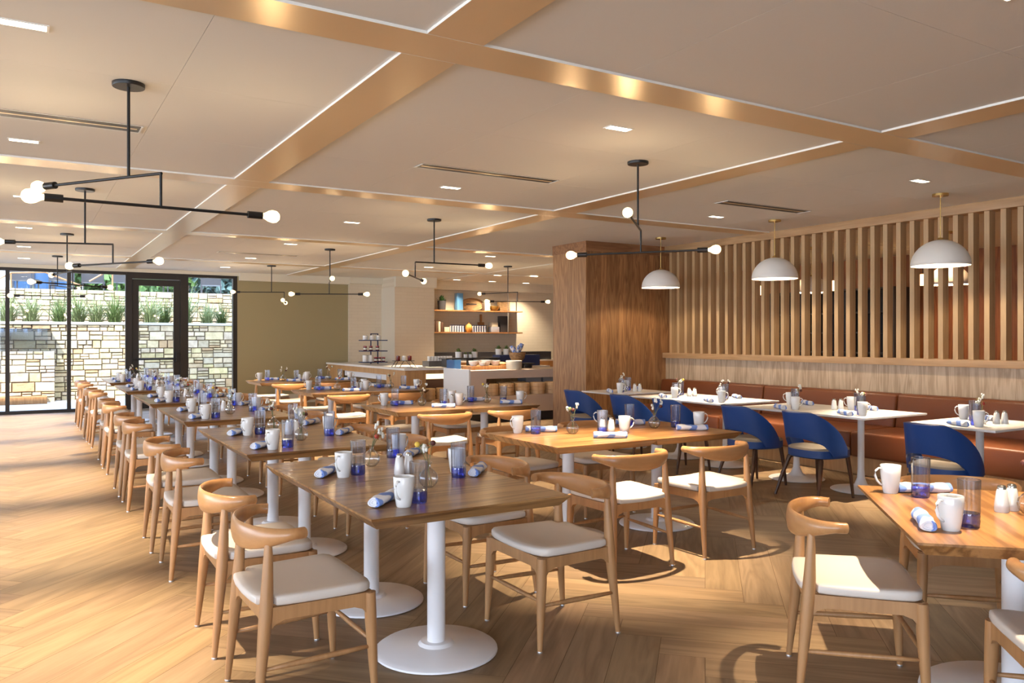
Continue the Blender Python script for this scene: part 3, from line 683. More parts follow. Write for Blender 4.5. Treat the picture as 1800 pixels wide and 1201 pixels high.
# ------------------------------------------------------------------ mobile chandeliers
def bulbs(bm_s,bm_b,p,d):
    """socket + bulb from point p along unit direction d (horizontal)"""
    a=math.atan2(d[1],d[0]); T=Matrix.Translation(p)@Matrix.Rotation(a,4,'Z')@Matrix.Rotation(R(90),4,'Y')
    lathe(bm_s,[(0,0),(.021,0),(.021,.085),(0,.085)],16,T=T)
    lathe(bm_b,[(0,.0851),(.014,.086),(.018,.10),(.032,.122),(.038,.145),(.034,.168),(.02,.183),(0,.188)],14,T=T)
def chandelier(x,y,aup,alow,label):
    r=empty('mobile_chandelier',(x,y,CEIL)); tag(r,label,'chandelier','black mobile chandeliers with bare bulbs')
    bm=bmesh.new(); lathe(bm,[(0,-.022),(.083,-.022),(.085,-.018),(.085,0),(0,0)],28); finish(bm,'canopy','black_metal',r,smooth=40)
    bm=bmesh.new(); tube(bm,[(0,0,-.02),(0,0,-.525)],.0085,10); finish(bm,'stem','black_metal',r,smooth=40)
    u=(math.cos(R(aup)),math.sin(R(aup)))
    v=(math.cos(R(alow)),math.sin(R(alow)))
    def arm(nm,p0,p1,ends,z):
        bm=bmesh.new(); tube(bm,[(*p0,z),(*p1,z)],.0085,10); a=finish(bm,nm,'black_metal',r,smooth=40)
        for p,d in ends:
            bs,bb=bmesh.new(),bmesh.new(); bulbs(bs,bb,(*p,z),d); so=finish(bs,'socket','black_metal',a,smooth=40); finish(bb,'bulb','bulb_glow',so,smooth=True)
            l=bpy.data.lights.new('bulb_lamp','POINT'); l.energy=4; l.color=(1,.72,.42); l.shadow_soft_size=.03; lo=bpy.data.objects.new('bulb_lamp',l); COL.objects.link(lo); lo.location=(x+p[0]+.143*d[0],y+p[1]+.143*d[1],CEIL+z)
    arm('upper_arm',(-.25*u[0],-.25*u[1]),(.60*u[0],.60*u[1]),[((.60*u[0],.60*u[1]),u)],-.525)
    c=(-.245*u[0],-.245*u[1])
    bm=bmesh.new(); tube(bm,[(*c,-.525),(*c,-.71)],.0075,10); finish(bm,'drop_rod','black_metal',r,smooth=40)
    p0=(c[0]-.47*v[0],c[1]-.47*v[1]); p1=(c[0]+.47*v[0],c[1]+.47*v[1])
    arm('lower_arm',p0,p1,[(p0,(-v[0],-v[1])),(p1,v)],-.71)
for (x,y,au,al,l) in ((.502,4.955,125,2.5,'over the front left-row tables'),(.50,8.67,162,-56,'over the third left-row tables'),(.505,12.52,103,38,'over the fifth left-row tables'),
    (.498,15.98,62,-19,'nearest the far windows'),(4.25,5.0,224,-53,'over the front middle-row tables'),(4.215,8.70,-2,55.5,'over the second middle-row tables'),
    (4.195,12.48,254,-28.5,'over the third middle-row tables'),(4.162,15.9,154,72,'in front of the green wall'),(8.21,13.6,110,-21,'over the buffet counter')):
    chandelier(x,y,au,al,'black three-bulb mobile chandelier hanging %s'%l)
# ------------------------------------------------------------------ recessed lights and their lamps
def downlight_proto():
    r=empty('recessed_light')
    bm=bmesh.new(); box(bm,-.10,.10,-.045,-.035,-.004,0); box(bm,-.10,.10,.035,.045,-.004,0); box(bm,-.10,-.09,-.035,.035,-.004,0); box(bm,.09,.10,-.035,.035,-.004,0); finish(bm,'frame','panel_edge',r)
    bm=bmesh.new(); box(bm,-.09,.09,-.035,.035,-.003,-.001); finish(bm,'lens','lens_glow',r)
    return r
dl=downlight_proto()
def spot(x,y,e,ang=54,blend=.8,col=(1,.79,.55),rad=.025,z=CEIL-.012):
    l=bpy.data.lights.new('downlight_lamp','SPOT'); l.energy=e; l.spot_size=R(ang); l.spot_blend=blend; l.color=col; l.shadow_soft_size=rad
    o=bpy.data.objects.new('downlight_lamp',l); COL.objects.link(o); o.location=(x,y,z)
yrow=[4.27,6.78,9.46,12.12,14.62,16.75]; on=['first','second','third','fourth','fifth','sixth']
for cxn,x,rows in (('left',.0,range(6)),('middle',3.46,range(6)),('right',6.96,(0,1,3,4))):
    for j in rows:
        place(dl,(x,yrow[j],CEIL),0,'slim recessed ceiling light, %s from the front in the %s line'%(on[j],cxn),'recessed ceiling lights','ceiling light')
        spot(x,yrow[j],SP:=1000 if cxn!='right' else 820)
for x,nm in ((0,'left'),(3.46,'middle')):
    place(dl,(x,1.76,CEIL),0,'slim recessed ceiling light nearest the camera in the %s line'%nm,'recessed ceiling lights','ceiling light')
    spot(x,1.76,560)
for i,(x,y) in enumerate(((9.2,15.69),(10.09,15.54),(9.06,17.43),(10.1,17.5),(11.14,17.55))):
    place(dl,(x,y,CEIL),0,'square recessed light over the buffet, %s'%('front left','front right','rear left','rear middle','rear right')[i],'recessed lights over the buffet','ceiling light'); spot(x,y,260,110)
for x,y in ((10.2,3.2),(10.2,6.0),(10.2,8.8),(12.2,4.4),(12.2,7.2)): spot(x,y,90,110,col=(1,.6,.3))
# slot air vents
def vent(x0,x1,y0,y1,label):
    r=empty('slot_vent',((x0+x1)/2,(y0+y1)/2,CEIL)); tag(r,label,'air vent','slot air vents in the ceiling'); hx,hy=(x1-x0)/2,(y1-y0)/2
    bm=bmesh.new(); box(bm,-hx,hx,-hy,hy,-.002,0); finish(bm,'back_plate','black_metal',r)
    bm=bmesh.new(); box(bm,-hx,hx,-hy,-hy+.008,-.004,-.002); box(bm,-hx,hx,hy-.008,hy,-.004,-.002); box(bm,-hx,-hx+.012,-hy+.012,hy-.012,-.006,-.002); box(bm,hx-.012,hx,-hy+.012,hy-.012,-.006,-.002); finish(bm,'frame','panel_edge',r)
    bm=bmesh.new(); box(bm,-hx+.03,hx-.03,-.012,.012,-.0045,-.002); finish(bm,'blade','gold_strip',r)
vent(-2.3,.69,5.9,6.1,'long double-slot air vent in the ceiling at the left edge')
vent(2.78,4.14,5.955,6.125,'double-slot air vent in the ceiling above the middle row')
vent(6.235,7.555,5.91,6.11,'double-slot air vent in the ceiling near the banquette')
vent(2.74,4.07,13.78,13.93,'double-slot air vent in the ceiling far back by the green wall')
# ------------------------------------------------------------------ buffet counter, island and shelves
ct=empty('buffet_counter',(6.0,13.6,0)); tag(ct,'oak buffet counter with a white stone top by the tiled corner','counter')
bm=bmesh.new(); box(bm,-.03,3.2,-.03,.95,.87,.91); box(bm,-.03,.95,.95,4.44,.87,.91); finish(bm,'worktop','quartz',ct)
bm=bmesh.new()
box(bm,0,.03,0,.9,.1,.87); box(bm,0,.03,3.4,4.44,.1,.87); box(bm,0,.03,.9,3.4,.76,.87); box(bm,0,.03,.9,3.4,.1,.3); box(bm,.6,.63,.9,3.4,.1,.87); box(bm,.03,.6,.9,3.4,.28,.3)
finish(bm,'side_panel','counter_oak',ct)
bm=bmesh.new(); box(bm,.03,.42,0,.03,.1,.87); box(bm,.42,3.2,0,.03,.8,.87); box(bm,.42,3.2,0,.03,.1,.3); box(bm,.42,3.2,.5,.53,.1,.87); box(bm,.42,3.2,.03,.5,.28,.3); finish(bm,'front_panel','counter_oak',ct)
bxo('lit_inside_board',.035,.06,.95,3.35,.65,.76,'white_panel',ct)  # white board standing in for the lit inside of the side niche
bxo('niche_back',.44,3.18,.47,.49,.3,.78,'dark_brown_panel',ct); bxo('light_bar',.44,3.2,.04,.07,.70,.795,'under_glow',ct)
bxo('plinth',.05,3.1,.05,.9,0,.1,'charcoal',ct)
isl=empty('serving_island',(6.48,12.0,0)); tag(isl,'stone-clad serving island with an open shelf and white end panel','island')
bxo('end_panel',-.01,.02,0,.97,.12,.93,'white_panel',isl)
bm=bmesh.new(); box(bm,.02,3.0,0,.97,.79,.91); box(bm,.02,.33,0,.97,.16,.79); box(bm,.33,3.0,0,.97,.16,.46); box(bm,.33,3.0,0,.02,.765,.79); finish(bm,'body','marble',isl)
bxo('back_panel',.34,3.0,.9,.93,.46,.79,'counter_oak',isl); bxo('light_bar',.36,2.98,.03,.06,.778,.789,'under_glow',isl); bxo('plinth',.06,2.95,.06,.9,0,.16,'charcoal',isl)  # island light bar added to brighten the shelf, hidden behind the front lip
def cyl(name,x,y,z,prof,m,label,cat,group=None,seg=20,extra=None):
    bm=bmesh.new(); lathe(bm,prof,seg); o=finish(bm,name,m,loc=(x,y,z+.001),smooth=40); tag(o,label,cat,group); return o
# bamboo steamers in the island shelf: front row and back row
st=None
def steamer():
    r=empty('bamboo_steamer')
    for k in range(3):
        bm=bmesh.new(); lathe(bm,[(0,.07*k),(.136,.07*k),(.142,.07*k+.004),(.142,.07*k+.058),(.134,.064+.07*k),(.134,.0695+.07*k),(0,.0695+.07*k)],28); finish(bm,'tier','bamboo',r,smooth=40)
    return r
st=steamer()
for i,x in enumerate((6.98,7.30,7.63,7.96,8.28)):
    place(st,(x,12.16,.461),0,'stacked bamboo steamer on the island shelf, number %d from the left in front'%(i+1),'bamboo steamers on the island shelf','steamer')
for i,x in enumerate((7.49,7.79)):
    place(st,(x,12.55,.461),0,'stacked bamboo steamer on the island shelf, back row %s'%('left','right')[i],'bamboo steamers on the island shelf','steamer')
for i,x in enumerate((8.1,8.48)):
    tag(bxo('storage_bin',x-.16,x+.18,12.5,12.8,.461,.785,'grey_plastic'),'grey plastic bin behind the steamers, %s one'%('left','right')[i],'bin')
for i,(x,y) in enumerate(((7.2,13.3),(7.55,13.3))):
    pass
for i,x in enumerate((6.58,6.9)):
    place(st,(x,13.85,.302),0,'stacked bamboo steamer in the oak counter niche, %s one'%('left','right')[i],'bamboo steamers in the counter niche','steamer')
# on the island
tag(bxo('serving_board',6.69,7.72,12.3,12.7,.912,.975,'board_wood',bev=.006),'long thick wooden serving board on the stone island','board')
bm=bmesh.new(); box(bm,0,.13,0,.02,0,.17); box(bm,0,.02,.02,.3,0,.17); o=finish(bm,'blue_riser','riser_blue',loc=(6.53,12.66,.911)); tag(o,'bright blue metal riser at the left of the island','riser')
bowlp=[(0,0),(.05,0),(.055,.006),(.08,.04),(.09,.08),(.086,.08),(.075,.04),(.045,.012),(0,.01)]
BG='white bowls on the island'
for i,(x,s) in enumerate(((6.80,1.),(6.93,.7),(7.05,1.1),(7.25,1.0))):
    o=cyl('white_bowl',x,12.45 if i!=1 else 12.36,.976,bowlp,'ceramic','white bowl on the island board, number %d from the left'%(i+1),'bowl',BG); o.scale=(s,s,s*1.1)
cyl('stone_crock',7.46,12.15,.912,[(0,0),(.13,0),(.14,.02),(.145,.15),(.14,.155),(.13,.15),(.12,.02),(0,.015)],'soffit_cream','large pale crock on the island board','crock')
cyl('bread_round',7.42,12.52,.976,[(0,0),(.08,0),(.09,.03),(.07,.055),(0,.06)],'bread','round bread loaf on the island board','bread')
# raised rack and planted pots behind
rs=empty('display_riser',(6.9,13.72,.911)); tag(rs,'black raised shelf on the oak buffet counter','riser')
bxo('shelf',0,1.2,0,.33,.149,.169,'charcoal',rs)
for x in (.05,.6,1.13): bxo('leg',x,x+.02,.03,.3,0,.149,'charcoal',rs)
def pot():
    r=empty('potted_plant'); bm=bmesh.new(); lathe(bm,[(0,0),(.05,0),(.06,.004),(.066,.12),(.06,.12),(.055,.1),(0,.1)],20); finish(bm,'pot','ceramic',r,smooth=40)
    q=random.Random(4); bm=bmesh.new()
    for i in range(70):
        a=q.uniform(0,2*PI); e=q.uniform(.2,1.4); c=Vector((0,0,.1)); d=Vector((math.cos(a)*math.cos(e),math.sin(a)*math.cos(e),math.sin(e)))*q.uniform(.05,.11)
        s=d.cross(Vector((0,0,1))).normalized()*.016; mid=c+d*.6
        bm.faces.new([bm.verts.new(c+d*.2),bm.verts.new(mid+s),bm.verts.new(c+d),bm.verts.new(mid-s)])
    finish(bm,'foliage','leaf',r); return r
pp=pot()
for i,(x,y,z,s) in enumerate(((7.26,13.9,1.081,1.),(7.39,13.85,1.081,.6),(7.50,13.85,1.081,.6),(7.62,13.9,1.081,1.),(8.2,13.95,1.131,1.),(8.38,13.95,1.131,1.))):
    o=place(pp,(x,y,z),i*1.3,'white potted green plant on the buffet riser, number %d from the left'%(i+1),'potted plants on the buffet','plant'); o.scale=(s,s,s)
tag(bxo('tall_riser',8.15,9.1,13.8,14.1,.911,1.13,'navy'),'dark blue riser box under two potted plants','riser')
cup=[(0,0),(.03,0),(.035,.07),(.031,.07),(.026,.01),(0,.008)]
for i in range(8):
    cyl('white_cup',6.77+.072*i,14.2+.01*i,1.021,[(0,0),(.032,0),(.036,.09),(.032,.09),(.027,.01),(0,.008)],'ceramic','white cup in the row on the coffee riser, number %d from the left'%(i+1),'cup','white cups in a row on the buffet',16)
tag(bxo('coffee_riser',6.72,7.34,14.1,14.4,.911,1.02,'charcoal'),'black riser box carrying the row of white cups','riser')
# woven bowl of napkins
cyl('striped_bowl',7.92,12.78,1.0,[(0,0),(.07,0),(.08,.02),(.14,.10),(.16,.2),(.15,.2),(.12,.1),(.06,.03),(0,.02)],'basket','large brown woven bowl heaped with rolled napkins','bowl')
rs=empty('display_stand',(7.72,12.62,.911)); tag(rs,'black stand under the woven bowl of napkins','stand')
bxo('top_plate',0,.5,0,.3,.074,.089,'charcoal',rs)
for x in (.05,.25,.43): bxo('leg',x,x+.02,.03,.27,0,.074,'charcoal',rs)
for i in range(9):
    a=i*2.4; o=dup(P_nap); o.location=(7.92+.075*math.cos(a),12.78+.06*math.sin(a),1.22+.025*(i%3)); o.rotation_euler=(a,R(-58),a); o.scale=(.8,1,1); o['label']='rolled blue and white napkin standing in the woven bowl'; o['group']='napkins heaped in the woven bowl'; o['category']='napkin'
# tiered jam stand in the tiled corner
tw=empty('tiered_stand',(6.44,16.3,.911)); tag(tw,'dark blue tiered stand of jars in the tiled corner','stand')
for z in (.03,.27,.50): bxo('tier',-.28,.28,-.13,.13,z,z+.02,'navy',tw)
bm=bmesh.new(); box(bm,-.02,.0,.1,.12,0,.66); box(bm,.14,.16,.1,.12,0,.66); box(bm,-.02,.16,.1,.12,.64,.66); finish(bm,'post','navy',tw)
for i in range(3):
    cyl('white_jar',6.26+.15*i,16.3,1.43,[(0,0),(.05,0),(.055,.01),(.055,.09),(.03,.1),(0,.1)],'ceramic','white lidded jar on the top tier of the blue stand, number %d'%(i+1),'jar','white jars on the blue stand')
for i in range(2):
    cyl('white_jar',6.26+.12*i,16.3,.96,[(0,0),(.055,0),(.058,.01),(.058,.14),(.03,.15),(0,.15)],'ceramic','white jar on the bottom tier of the blue stand, %s one'%('left','right')[i],'jar','white jars on the blue stand')
jj=empty('jam_jar'); bm=bmesh.new(); lathe(bm,[(0,0),(.035,0),(.038,.01),(.038,.075),(0,.08)],18); finish(bm,'body','jam',jj,smooth=40)
bm=bmesh.new(); lathe(bm,[(.0385,.02),(.0385,.055)],18,cap=False); o=finish(bm,'paper_label','petal_white',jj,smooth=40)
bm=bmesh.new(); lathe(bm,[(0,.081),(.039,.081),(.039,.1),(0,.1)],18); finish(bm,'lid','jam_lid',jj,smooth=40)
for i,(x,z) in enumerate(((6.25,1.201),(6.38,1.201),(6.53,1.201),(6.49,.961),(6.58,.961),(6.67,.961))):
    place(jj,(x,16.28,z),0,'dark jam jar with red lid on the %s tier, number %d from the left'%('middle' if i<3 else 'bottom',i%3+1),'jam jars on the blue stand','jar')
# wire trivet with three jars
tr=empty('wire_trivet',(6.27,14.3,.913)); tag(tr,'black folding trivet carrying three jars on the buffet','trivet')
bm=bmesh.new(); box(bm,-.2,.2,-.08,.08,.11,.12); finish(bm,'tray','charcoal',tr)
for a,b in (((-.14,-.06),(-.22,-.1)),((-.02,-.06),(-.12,-.1)),((.04,-.06),(.12,-.1)),((.14,-.06),(.22,-.1)),((-.14,.06),(-.2,.1)),((.14,.06),(.2,.1))):
    bm=bmesh.new(); tube(bm,[(*a,.11),(*b,0)],.006,6); finish(bm,'leg','charcoal',tr)
for i,(x,m) in enumerate(((6.16,'jam'),(6.28,'ceramic'),(6.40,'jam'))): cyl('preserve_jar',x,14.3,1.032,[(0,0),(.038,0),(.04,.01),(.04,.09),(0,.1)],m,'%s jar on the folding trivet'%('left dark','middle white','right dark')[i],'jar')
cyl('flat_dish',6.25,14.0,.911,[(0,0),(.07,0),(.08,.012),(0,.01)],'ceramic','small white dish in front of the trivet','dish')
cyl('flat_dish',6.5,13.95,.911,[(0,0),(.07,0),(.08,.012),(0,.01)],'ceramic','small white dish right of the trivet','dish')
# jars under the counter niche on the aisle side
for i in range(4): cyl('storage_crock',6.2,15.0+.26*i,.3,[(0,0),(.09,0),(.1,.01),(.1,.24),(0,.25)],'ceramic' if i%2==0 else 'grey_plastic','%s storage crock in the counter side niche, number %d'%('white' if i%2==0 else 'grey',i+1),'crock','crocks in the counter niche')
# back counter under the shelves
bk=empty('back_counter',(8.4,17.4,0)); tag(bk,'low back counter under the wall shelves','counter')
bxo('cabinet',0,5.4,.05,.65,.1,.87,'counter_oak',bk); bxo('worktop',0,5.4,0,.65,.87,.91,'quartz',bk); bxo('plinth',0,5.4,.1,.65,0,.1,'charcoal',bk)
tag(bxo('black_rail_unit',8.5,11.9,17.5,17.8,.911,1.12,'charcoal'),'long low black display unit on the back counter','display unit')
tag(bxo('tall_menu_stand',10.95,11.2,14.4,14.6,.0,1.3,'charcoal'),'dark narrow stand beside the timber column','stand')
def wallshelf(z,label):
    return tag(bxo('wall_shelf',8.37,11.15,17.72,18.06,z-.03,z,'board_wood'),label,'shelf')
wallshelf(2.17,'upper timber wall shelf in the tiled recess'); wallshelf(1.62,'lower timber wall shelf in the tiled recess')
sb=empty('shelf_bracket',(10.95,17.75,0)); tag(sb,'pale metal frame hanging the right ends of the wall shelves','bracket')
for y,x in ((0,-.25),(.3,.2)):
    bm=bmesh.new(); box(bm,x,x+.02,y-.03,y-.01,1.58,2.67); finish(bm,'upright','glide_metal',sb)
def item(name,x0,x1,z0,z1,m,label,cat,y0=17.82,y1=17.98,group=None): return tag(bxo(name,x0,x1,y0,y1,z0,z1,m,bev=.004),label,cat,group)
z=2.171
o=place(pp,(8.88,17.9,z),0,'dark leafy plant in a dark pot on the upper wall shelf','','plant'); o.scale=(1.7,1.2,1.9)
for c in o.children:
    c.data=c.data.copy(); c.data.materials[0]=M['leaf_dark' if c.name.startswith('foliage') else 'charcoal']
item('tall_box',9.28,9.44,z,z+.43,'sky_blue','tall light blue box on the upper wall shelf','box')
o=empty('oval_tray',(9.76,17.98,z)); tag(o,'oval wicker tray standing on the upper wall shelf','tray')
bm=bmesh.new(); n=32; f=[bm.verts.new((.33*math.cos(2*PI*i/n),0,.16+.155*math.sin(2*PI*i/n))) for i in range(n)]; g=[bm.verts.new((.36*math.cos(2*PI*i/n),-.05,.16+.16*math.sin(2*PI*i/n))) for i in range(n)]
bm.faces.new(f); [bm.faces.new((f[i],f[(i+1)%n],g[(i+1)%n],g[i])) for i in range(n)]; finish(bm,'tray_body','basket',o); bxo('handle_slot',-.15,.15,-.012,-.004,.15,.18,'charcoal',o)
item('white_box',10.07,10.22,z,z+.2,'book_cream','white carton on the upper wall shelf','box'); 
cyl('brass_bowl',10.38,17.88,z,[(0,0),(.07,0),(.12,.06),(.13,.12),(.12,.12),(.1,.05),(0,.02)],'gold_bowl','brass bowl on the upper wall shelf','bowl')
item('wicker_box',10.52,10.82,z,z+.26,'basket','wicker basket at the right of the upper shelf','basket')
for i in range(3): item('white_bowl_stack',8.45+.001*i,8.6,z+.07*i,z+.07*i+.06,'ceramic','pale folded cloth on the upper shelf, layer %d'%(i+1),'cloth') if 0 else None
z=1.621
for i in range(4): item('leaning_book',8.60+.075*i,8.66+.075*i,z,z+.3-.02*i,['book_brown','book_brown','book_cream','book_brown'][i],'%s tall book standing at the left of the lower shelf, number %d'%(['brown','brown','cream','brown'][i],i+1),'book',group='books on the lower wall shelf')
item('small_box',8.92,9.06,z,z+.12,'book_cream','small cream box on the lower wall shelf','box')
cn=empty('blue_tin'); bm=bmesh.new(); lathe(bm,[(0,0),(.03,0),(.033,.16),(0,.16)],14); finish(bm,'body','ceramic',cn,smooth=40)
bm=bmesh.new(); lathe(bm,[(0,.161),(.0345,.161),(.0345,.18),(0,.18)],14); finish(bm,'lid','navy',cn,smooth=40)
bm=bmesh.new(); box(bm,-.012,.012,-.036,-.0335,.01,.15); finish(bm,'stripe','navy',cn)
for i in range(12):
    x=(9.13+.07*i) if i<6 else (9.76+.07*(i-6)); place(cn,(x,17.88,z),0,'blue and white cup on the lower shelf, %s cluster, number %d'%('left' if i<6 else 'right',i%6+1),'blue and white cups on the lower shelf','cup')
cyl('woven_gourd',9.62,17.86,z,[(0,0),(.05,0),(.08,.05),(.085,.12),(.07,.18),(.03,.21),(.02,.25),(0,.25)],'pumpkin','yellow gourd-shaped jar on the lower wall shelf','jar')
bm=bmesh.new(); box(bm,-.1,.1,-.01,.01,0,.26); box(bm,-.035,.035,-.01,.01,.26,.46); bmesh.ops.bevel(bm,geom=bm.edges[:],offset=.008,segments=2,affect='EDGES'); o=finish(bm,'cutting_board','board_wood',loc=(10.05,18.0,z)); tag(o,'paddle-shaped wooden cutting board leaning on the lower shelf','cutting board')
item('wire_basket',10.26,10.5,z,z+.14,'grey_plastic','grey patterned box on the lower wall shelf','box')
item('cream_box',10.28,10.46,z+.141,z+.25,'book_cream','cream box stacked on the patterned box','box')
item('black_board',10.54,10.76,z,z+.42,'charcoal','black display board at the right of the lower shelf','board')
# ------------------------------------------------------------------ outside: patio, stone walls, planting
S('ground_patio',-14,13,18.4,22.6,-.2,-.02,'patio_stone')
def ashlar(name,x0,x1,z0,z1,y,dep,seed,hole=None):
    q=random.Random(seed); bm=bmesh.new(); tn=bm.loops.layers.float_color.new('tone')
    cells=[]
    def split(a,b,c,d,dep_):
        w,h=b-a,d-c
        if (w<.5 and h<.24 and q.random()<.4 and h>.09) or (w<.3 and h<.12): cells.append((a,b,c,d)); return
        if w/h>2.3 and w>.3: t=a+w*q.uniform(.36,.64); split(a,t,c,d,0); split(t,b,c,d,0)
        elif h>.125: t=c+h*q.uniform(.36,.64); split(a,b,c,t,0); split(a,b,t,d,0)
        elif w>.3: t=a+w*q.uniform(.4,.6); split(a,t,c,d,0); split(t,b,c,d,0)
        else: cells.append((a,b,c,d))
    zc=z0
    while zc<z1-.1:
        h=min(q.uniform(.20,.32),z1-zc)
        if z1-zc-h<.12: h=z1-zc
        split(x0,x1,zc,zc+h,0); zc+=h
    for a,b,c,d in cells:
        g=.007; pr=q.uniform(0,.035); t=q.uniform(.62,1.); col=(.84*t,.71*t*q.uniform(.94,1.02),.49*t*q.uniform(.8,1.1),1)
        if q.random()<.07: col=(.55,.38,.22,1)
        if q.random()<.12: col=(.58,.50,.37,1)
        v0=[bm.verts.new(p) for p in ((a+g,y,c+g),(b-g,y,c+g),(b-g,y,d-g),(a+g,y,d-g))]
        j=lambda:q.uniform(-.006,.006)
        v1=[bm.verts.new(p) for p in ((a+g+.012+j(),y-.02-pr,c+g+.012+j()),(b-g-.012+j(),y-.02-pr,c+g+.012+j()),(b-g-.012+j(),y-.02-pr,d-g-.012+j()),(a+g+.012+j(),y-.02-pr,d-g-.012+j()))]
        fs=[bm.faces.new(v1)]+[bm.faces.new((v0[k],v0[(k+1)%4],v1[(k+1)%4],v1[k])) for k in range(4)]
        for f in fs:
            for l in f.loops: l[tn]=col
    fs=box(bm,x0,x1,y-.001,y+dep,z0,z1,1)
    o=finish(bm,name,['ashlar','mortar']); tag(o,kind='structure')
ashlar('wall_stone_lower',-9,6.5,-.05,1.80,22.0,.3,3)
ashlar('wall_stone_ledge',-9,.62,-.05,1.17,21.55,.44,5)
ashlar('wall_stone_upper',-9,9,1.7,2.80,25.0,.4,9)
S('trim_11',-9,6.5,21.93,22.35,1.80,1.86,'concrete')
S('ground_planter',-9,9,22.35,25.0,1.5,1.72,'soil')
S('ground_terrace',-20,20,25.4,60,2.4,2.78,'concrete')
tag(bxo('low_stone_bench',-3.0,.45,20.95,21.48,-.02,.14,'board_wood',bev=.01),'low brown stone curb at the foot of the outdoor wall','curb')
bm=bmesh.new(); box(bm,-1.4,.52,21.5,22.0,1.66,1.69); o=finish(bm,'spillway','black_metal'); tag(o,'dark spillway lip of the outdoor water feature','spillway')
q=random.Random(2); bm=bmesh.new(); prev=None
for i in range(40):
    x=-1.38+i*1.85/39; y=21.49+q.uniform(-.015,.015); cur=[bm.verts.new((x,y+.0,1.685)),bm.verts.new((x,y-.06,1.5)),bm.verts.new((x,y-.09+q.uniform(-.02,.02),1.185))]
    if prev: bm.faces.new((prev[0],cur[0],cur[1],prev[1])); bm.faces.new((prev[1],cur[1],cur[2],prev[2]))
    prev=cur
tag(finish(bm,'water_sheet','water',smooth=True),'thin sheet of water falling from the spillway outside','water',kind='stuff')
def tuft(seed,pale):
    q=random.Random(seed); bm=bmesh.new()
    for i in range(190):
        a=q.uniform(0,2*PI); ln=q.uniform(.45,1.3); sp=q.uniform(.15,1.15); base=Vector((q.uniform(-.1,.1),q.uniform(-.1,.1),0)); d=Vector((math.cos(a),math.sin(a),0)); w=d.cross(Vector((0,0,1)))*.014; prev=None
        for k in range(5):
            t=k/4; c=base+d*sp*ln*t**1.7*.8+Vector((0,0,ln*(t-.42*sp*t*t))); ww=w*(1-t*.92); cur=(bm.verts.new(c-ww),bm.verts.new(c+ww))
            if prev: bm.faces.new((prev[0],prev[1],cur[1],cur[0]))
            prev=cur
    return finish(bm,'grass_tuft','leaf_pale' if pale else 'leaf')
tf=[tuft(1,True),tuft(2,False),tuft(3,True)]
tx=[-1.9,-1.1,-.35,.15,.75,1.2,1.6,2.0,2.45,2.85,3.3,3.75,4.25,4.7,5.3]
names=['far left','second from the left','third from the left','by the left mullion','left of the second mullion','behind the second mullion','right of the second mullion','left of the door','just left of the door glass','behind the door glass','right in the door glass','right of the door','in the right pane','at the right of the right pane','behind the green wall edge']
for i,x in enumerate(tx):
    o=place(tf[i%3],(x,22.65+rnd.uniform(0,1.3),1.715),rnd.uniform(0,6),'spiky ornamental grass tuft outside on the stone wall, %s'%names[i],'ornamental grass tufts outside','plant'); s=rnd.uniform(.85,1.2); o.scale=(s,s,s)
def tree(x,y,h,r,m,label,seed):
    q=random.Random(seed); t=empty('tree',(x,y,2.781)); tag(t,label,'tree','trees beyond the terrace')
    bm=bmesh.new(); tube(bm,[(0,0,0),(.1,0,h*.35),(0,.1,h*.75)],[.12,.09,.04],8); finish(bm,'trunk','bark',t)
    bm=bmesh.new()
    for i in range(2200):
        c=Vector((q.gauss(0,1),q.gauss(0,1),q.gauss(0,1))); c=c.normalized()*q.uniform(.45,1)*r; c.z=max(.06,c.z*.8+h*.55)
        u=Vector((q.uniform(-1,1),q.uniform(-1,1),q.uniform(-1,1))).normalized()*.2; v=u.cross(Vector((q.uniform(-1,1),q.uniform(-1,1),q.uniform(-1,1)))).normalized()*.13; c.z=max(c.z,.2)
        bm.faces.new([bm.verts.new(c-u),bm.verts.new(c+v),bm.verts.new(c+u),bm.verts.new(c-v)])
    finish(bm,'foliage',m,t)
tree(2.5,31,2.8,2.2,'tree_leaf','green tree beyond the terrace, seen above the second mullion',1)
tree(6.6,40,3,3.0,'blue_leaf','blue-green tree beyond the terrace, seen in the right pane',2)
tree(4.2,35,3,2.5,'tree_leaf','green tree beyond the terrace, behind the door',3)
tree(7.9,34,3,2.4,'blue_leaf','blue-green tree beyond the terrace, farthest right',6)
tree(-4.6,36,3,2.6,'blue_leaf','blue-green tree beyond the terrace, left of the windows',4)
tree(-1.0,39,3,3.2,'blue_leaf','tall blue-green tree beyond the terrace, left of centre',5)
pav=empty('pavilion',(-1.6,30,2.78)); tag(pav,'grey building with dark posts on the terrace, far left','building')
bxo('wall',-6,1.25,-1,-.7,0,4,'concrete',pav)
for k in range(3): bxo('window',1.33+.55*k,1.82+.55*k,-.95,-.9,.05,3.9,'blue_glass',pav)
for k in range(4): bxo('post',1.26+.55*k,1.33+.55*k,-1,-.85,0,4,'charcoal',pav)
def lounge():
    r=empty('terrace_chair'); bm=bmesh.new(); box(bm,-.3,.3,-.02,.02,.35,1.0); finish(bm,'backrest','charcoal',r)
    bm=bmesh.new(); box(bm,-.3,.3,.02,.6,.35,.4); finish(bm,'seat','charcoal',r)
    for x in (-.3,.27):
        bm=bmesh.new(); box(bm,x,x+.03,-.02,.02,0,.35); finish(bm,'leg','charcoal',r)
        bm=bmesh.new(); box(bm,x,x+.03,.55,.59,0,.35); finish(bm,'leg','charcoal',r)
    return r
lc=lounge()
for i,x in enumerate((-1.0,-.1,.9,1.75,2.5,4.1,5.0)):
    place(lc,(x,26.3+(i%2)*.5,2.78),rnd.uniform(-.4,.4),'dark terrace chair above the stone walls, number %d from the left'%(i+1),'dark chairs on the terrace','chair')
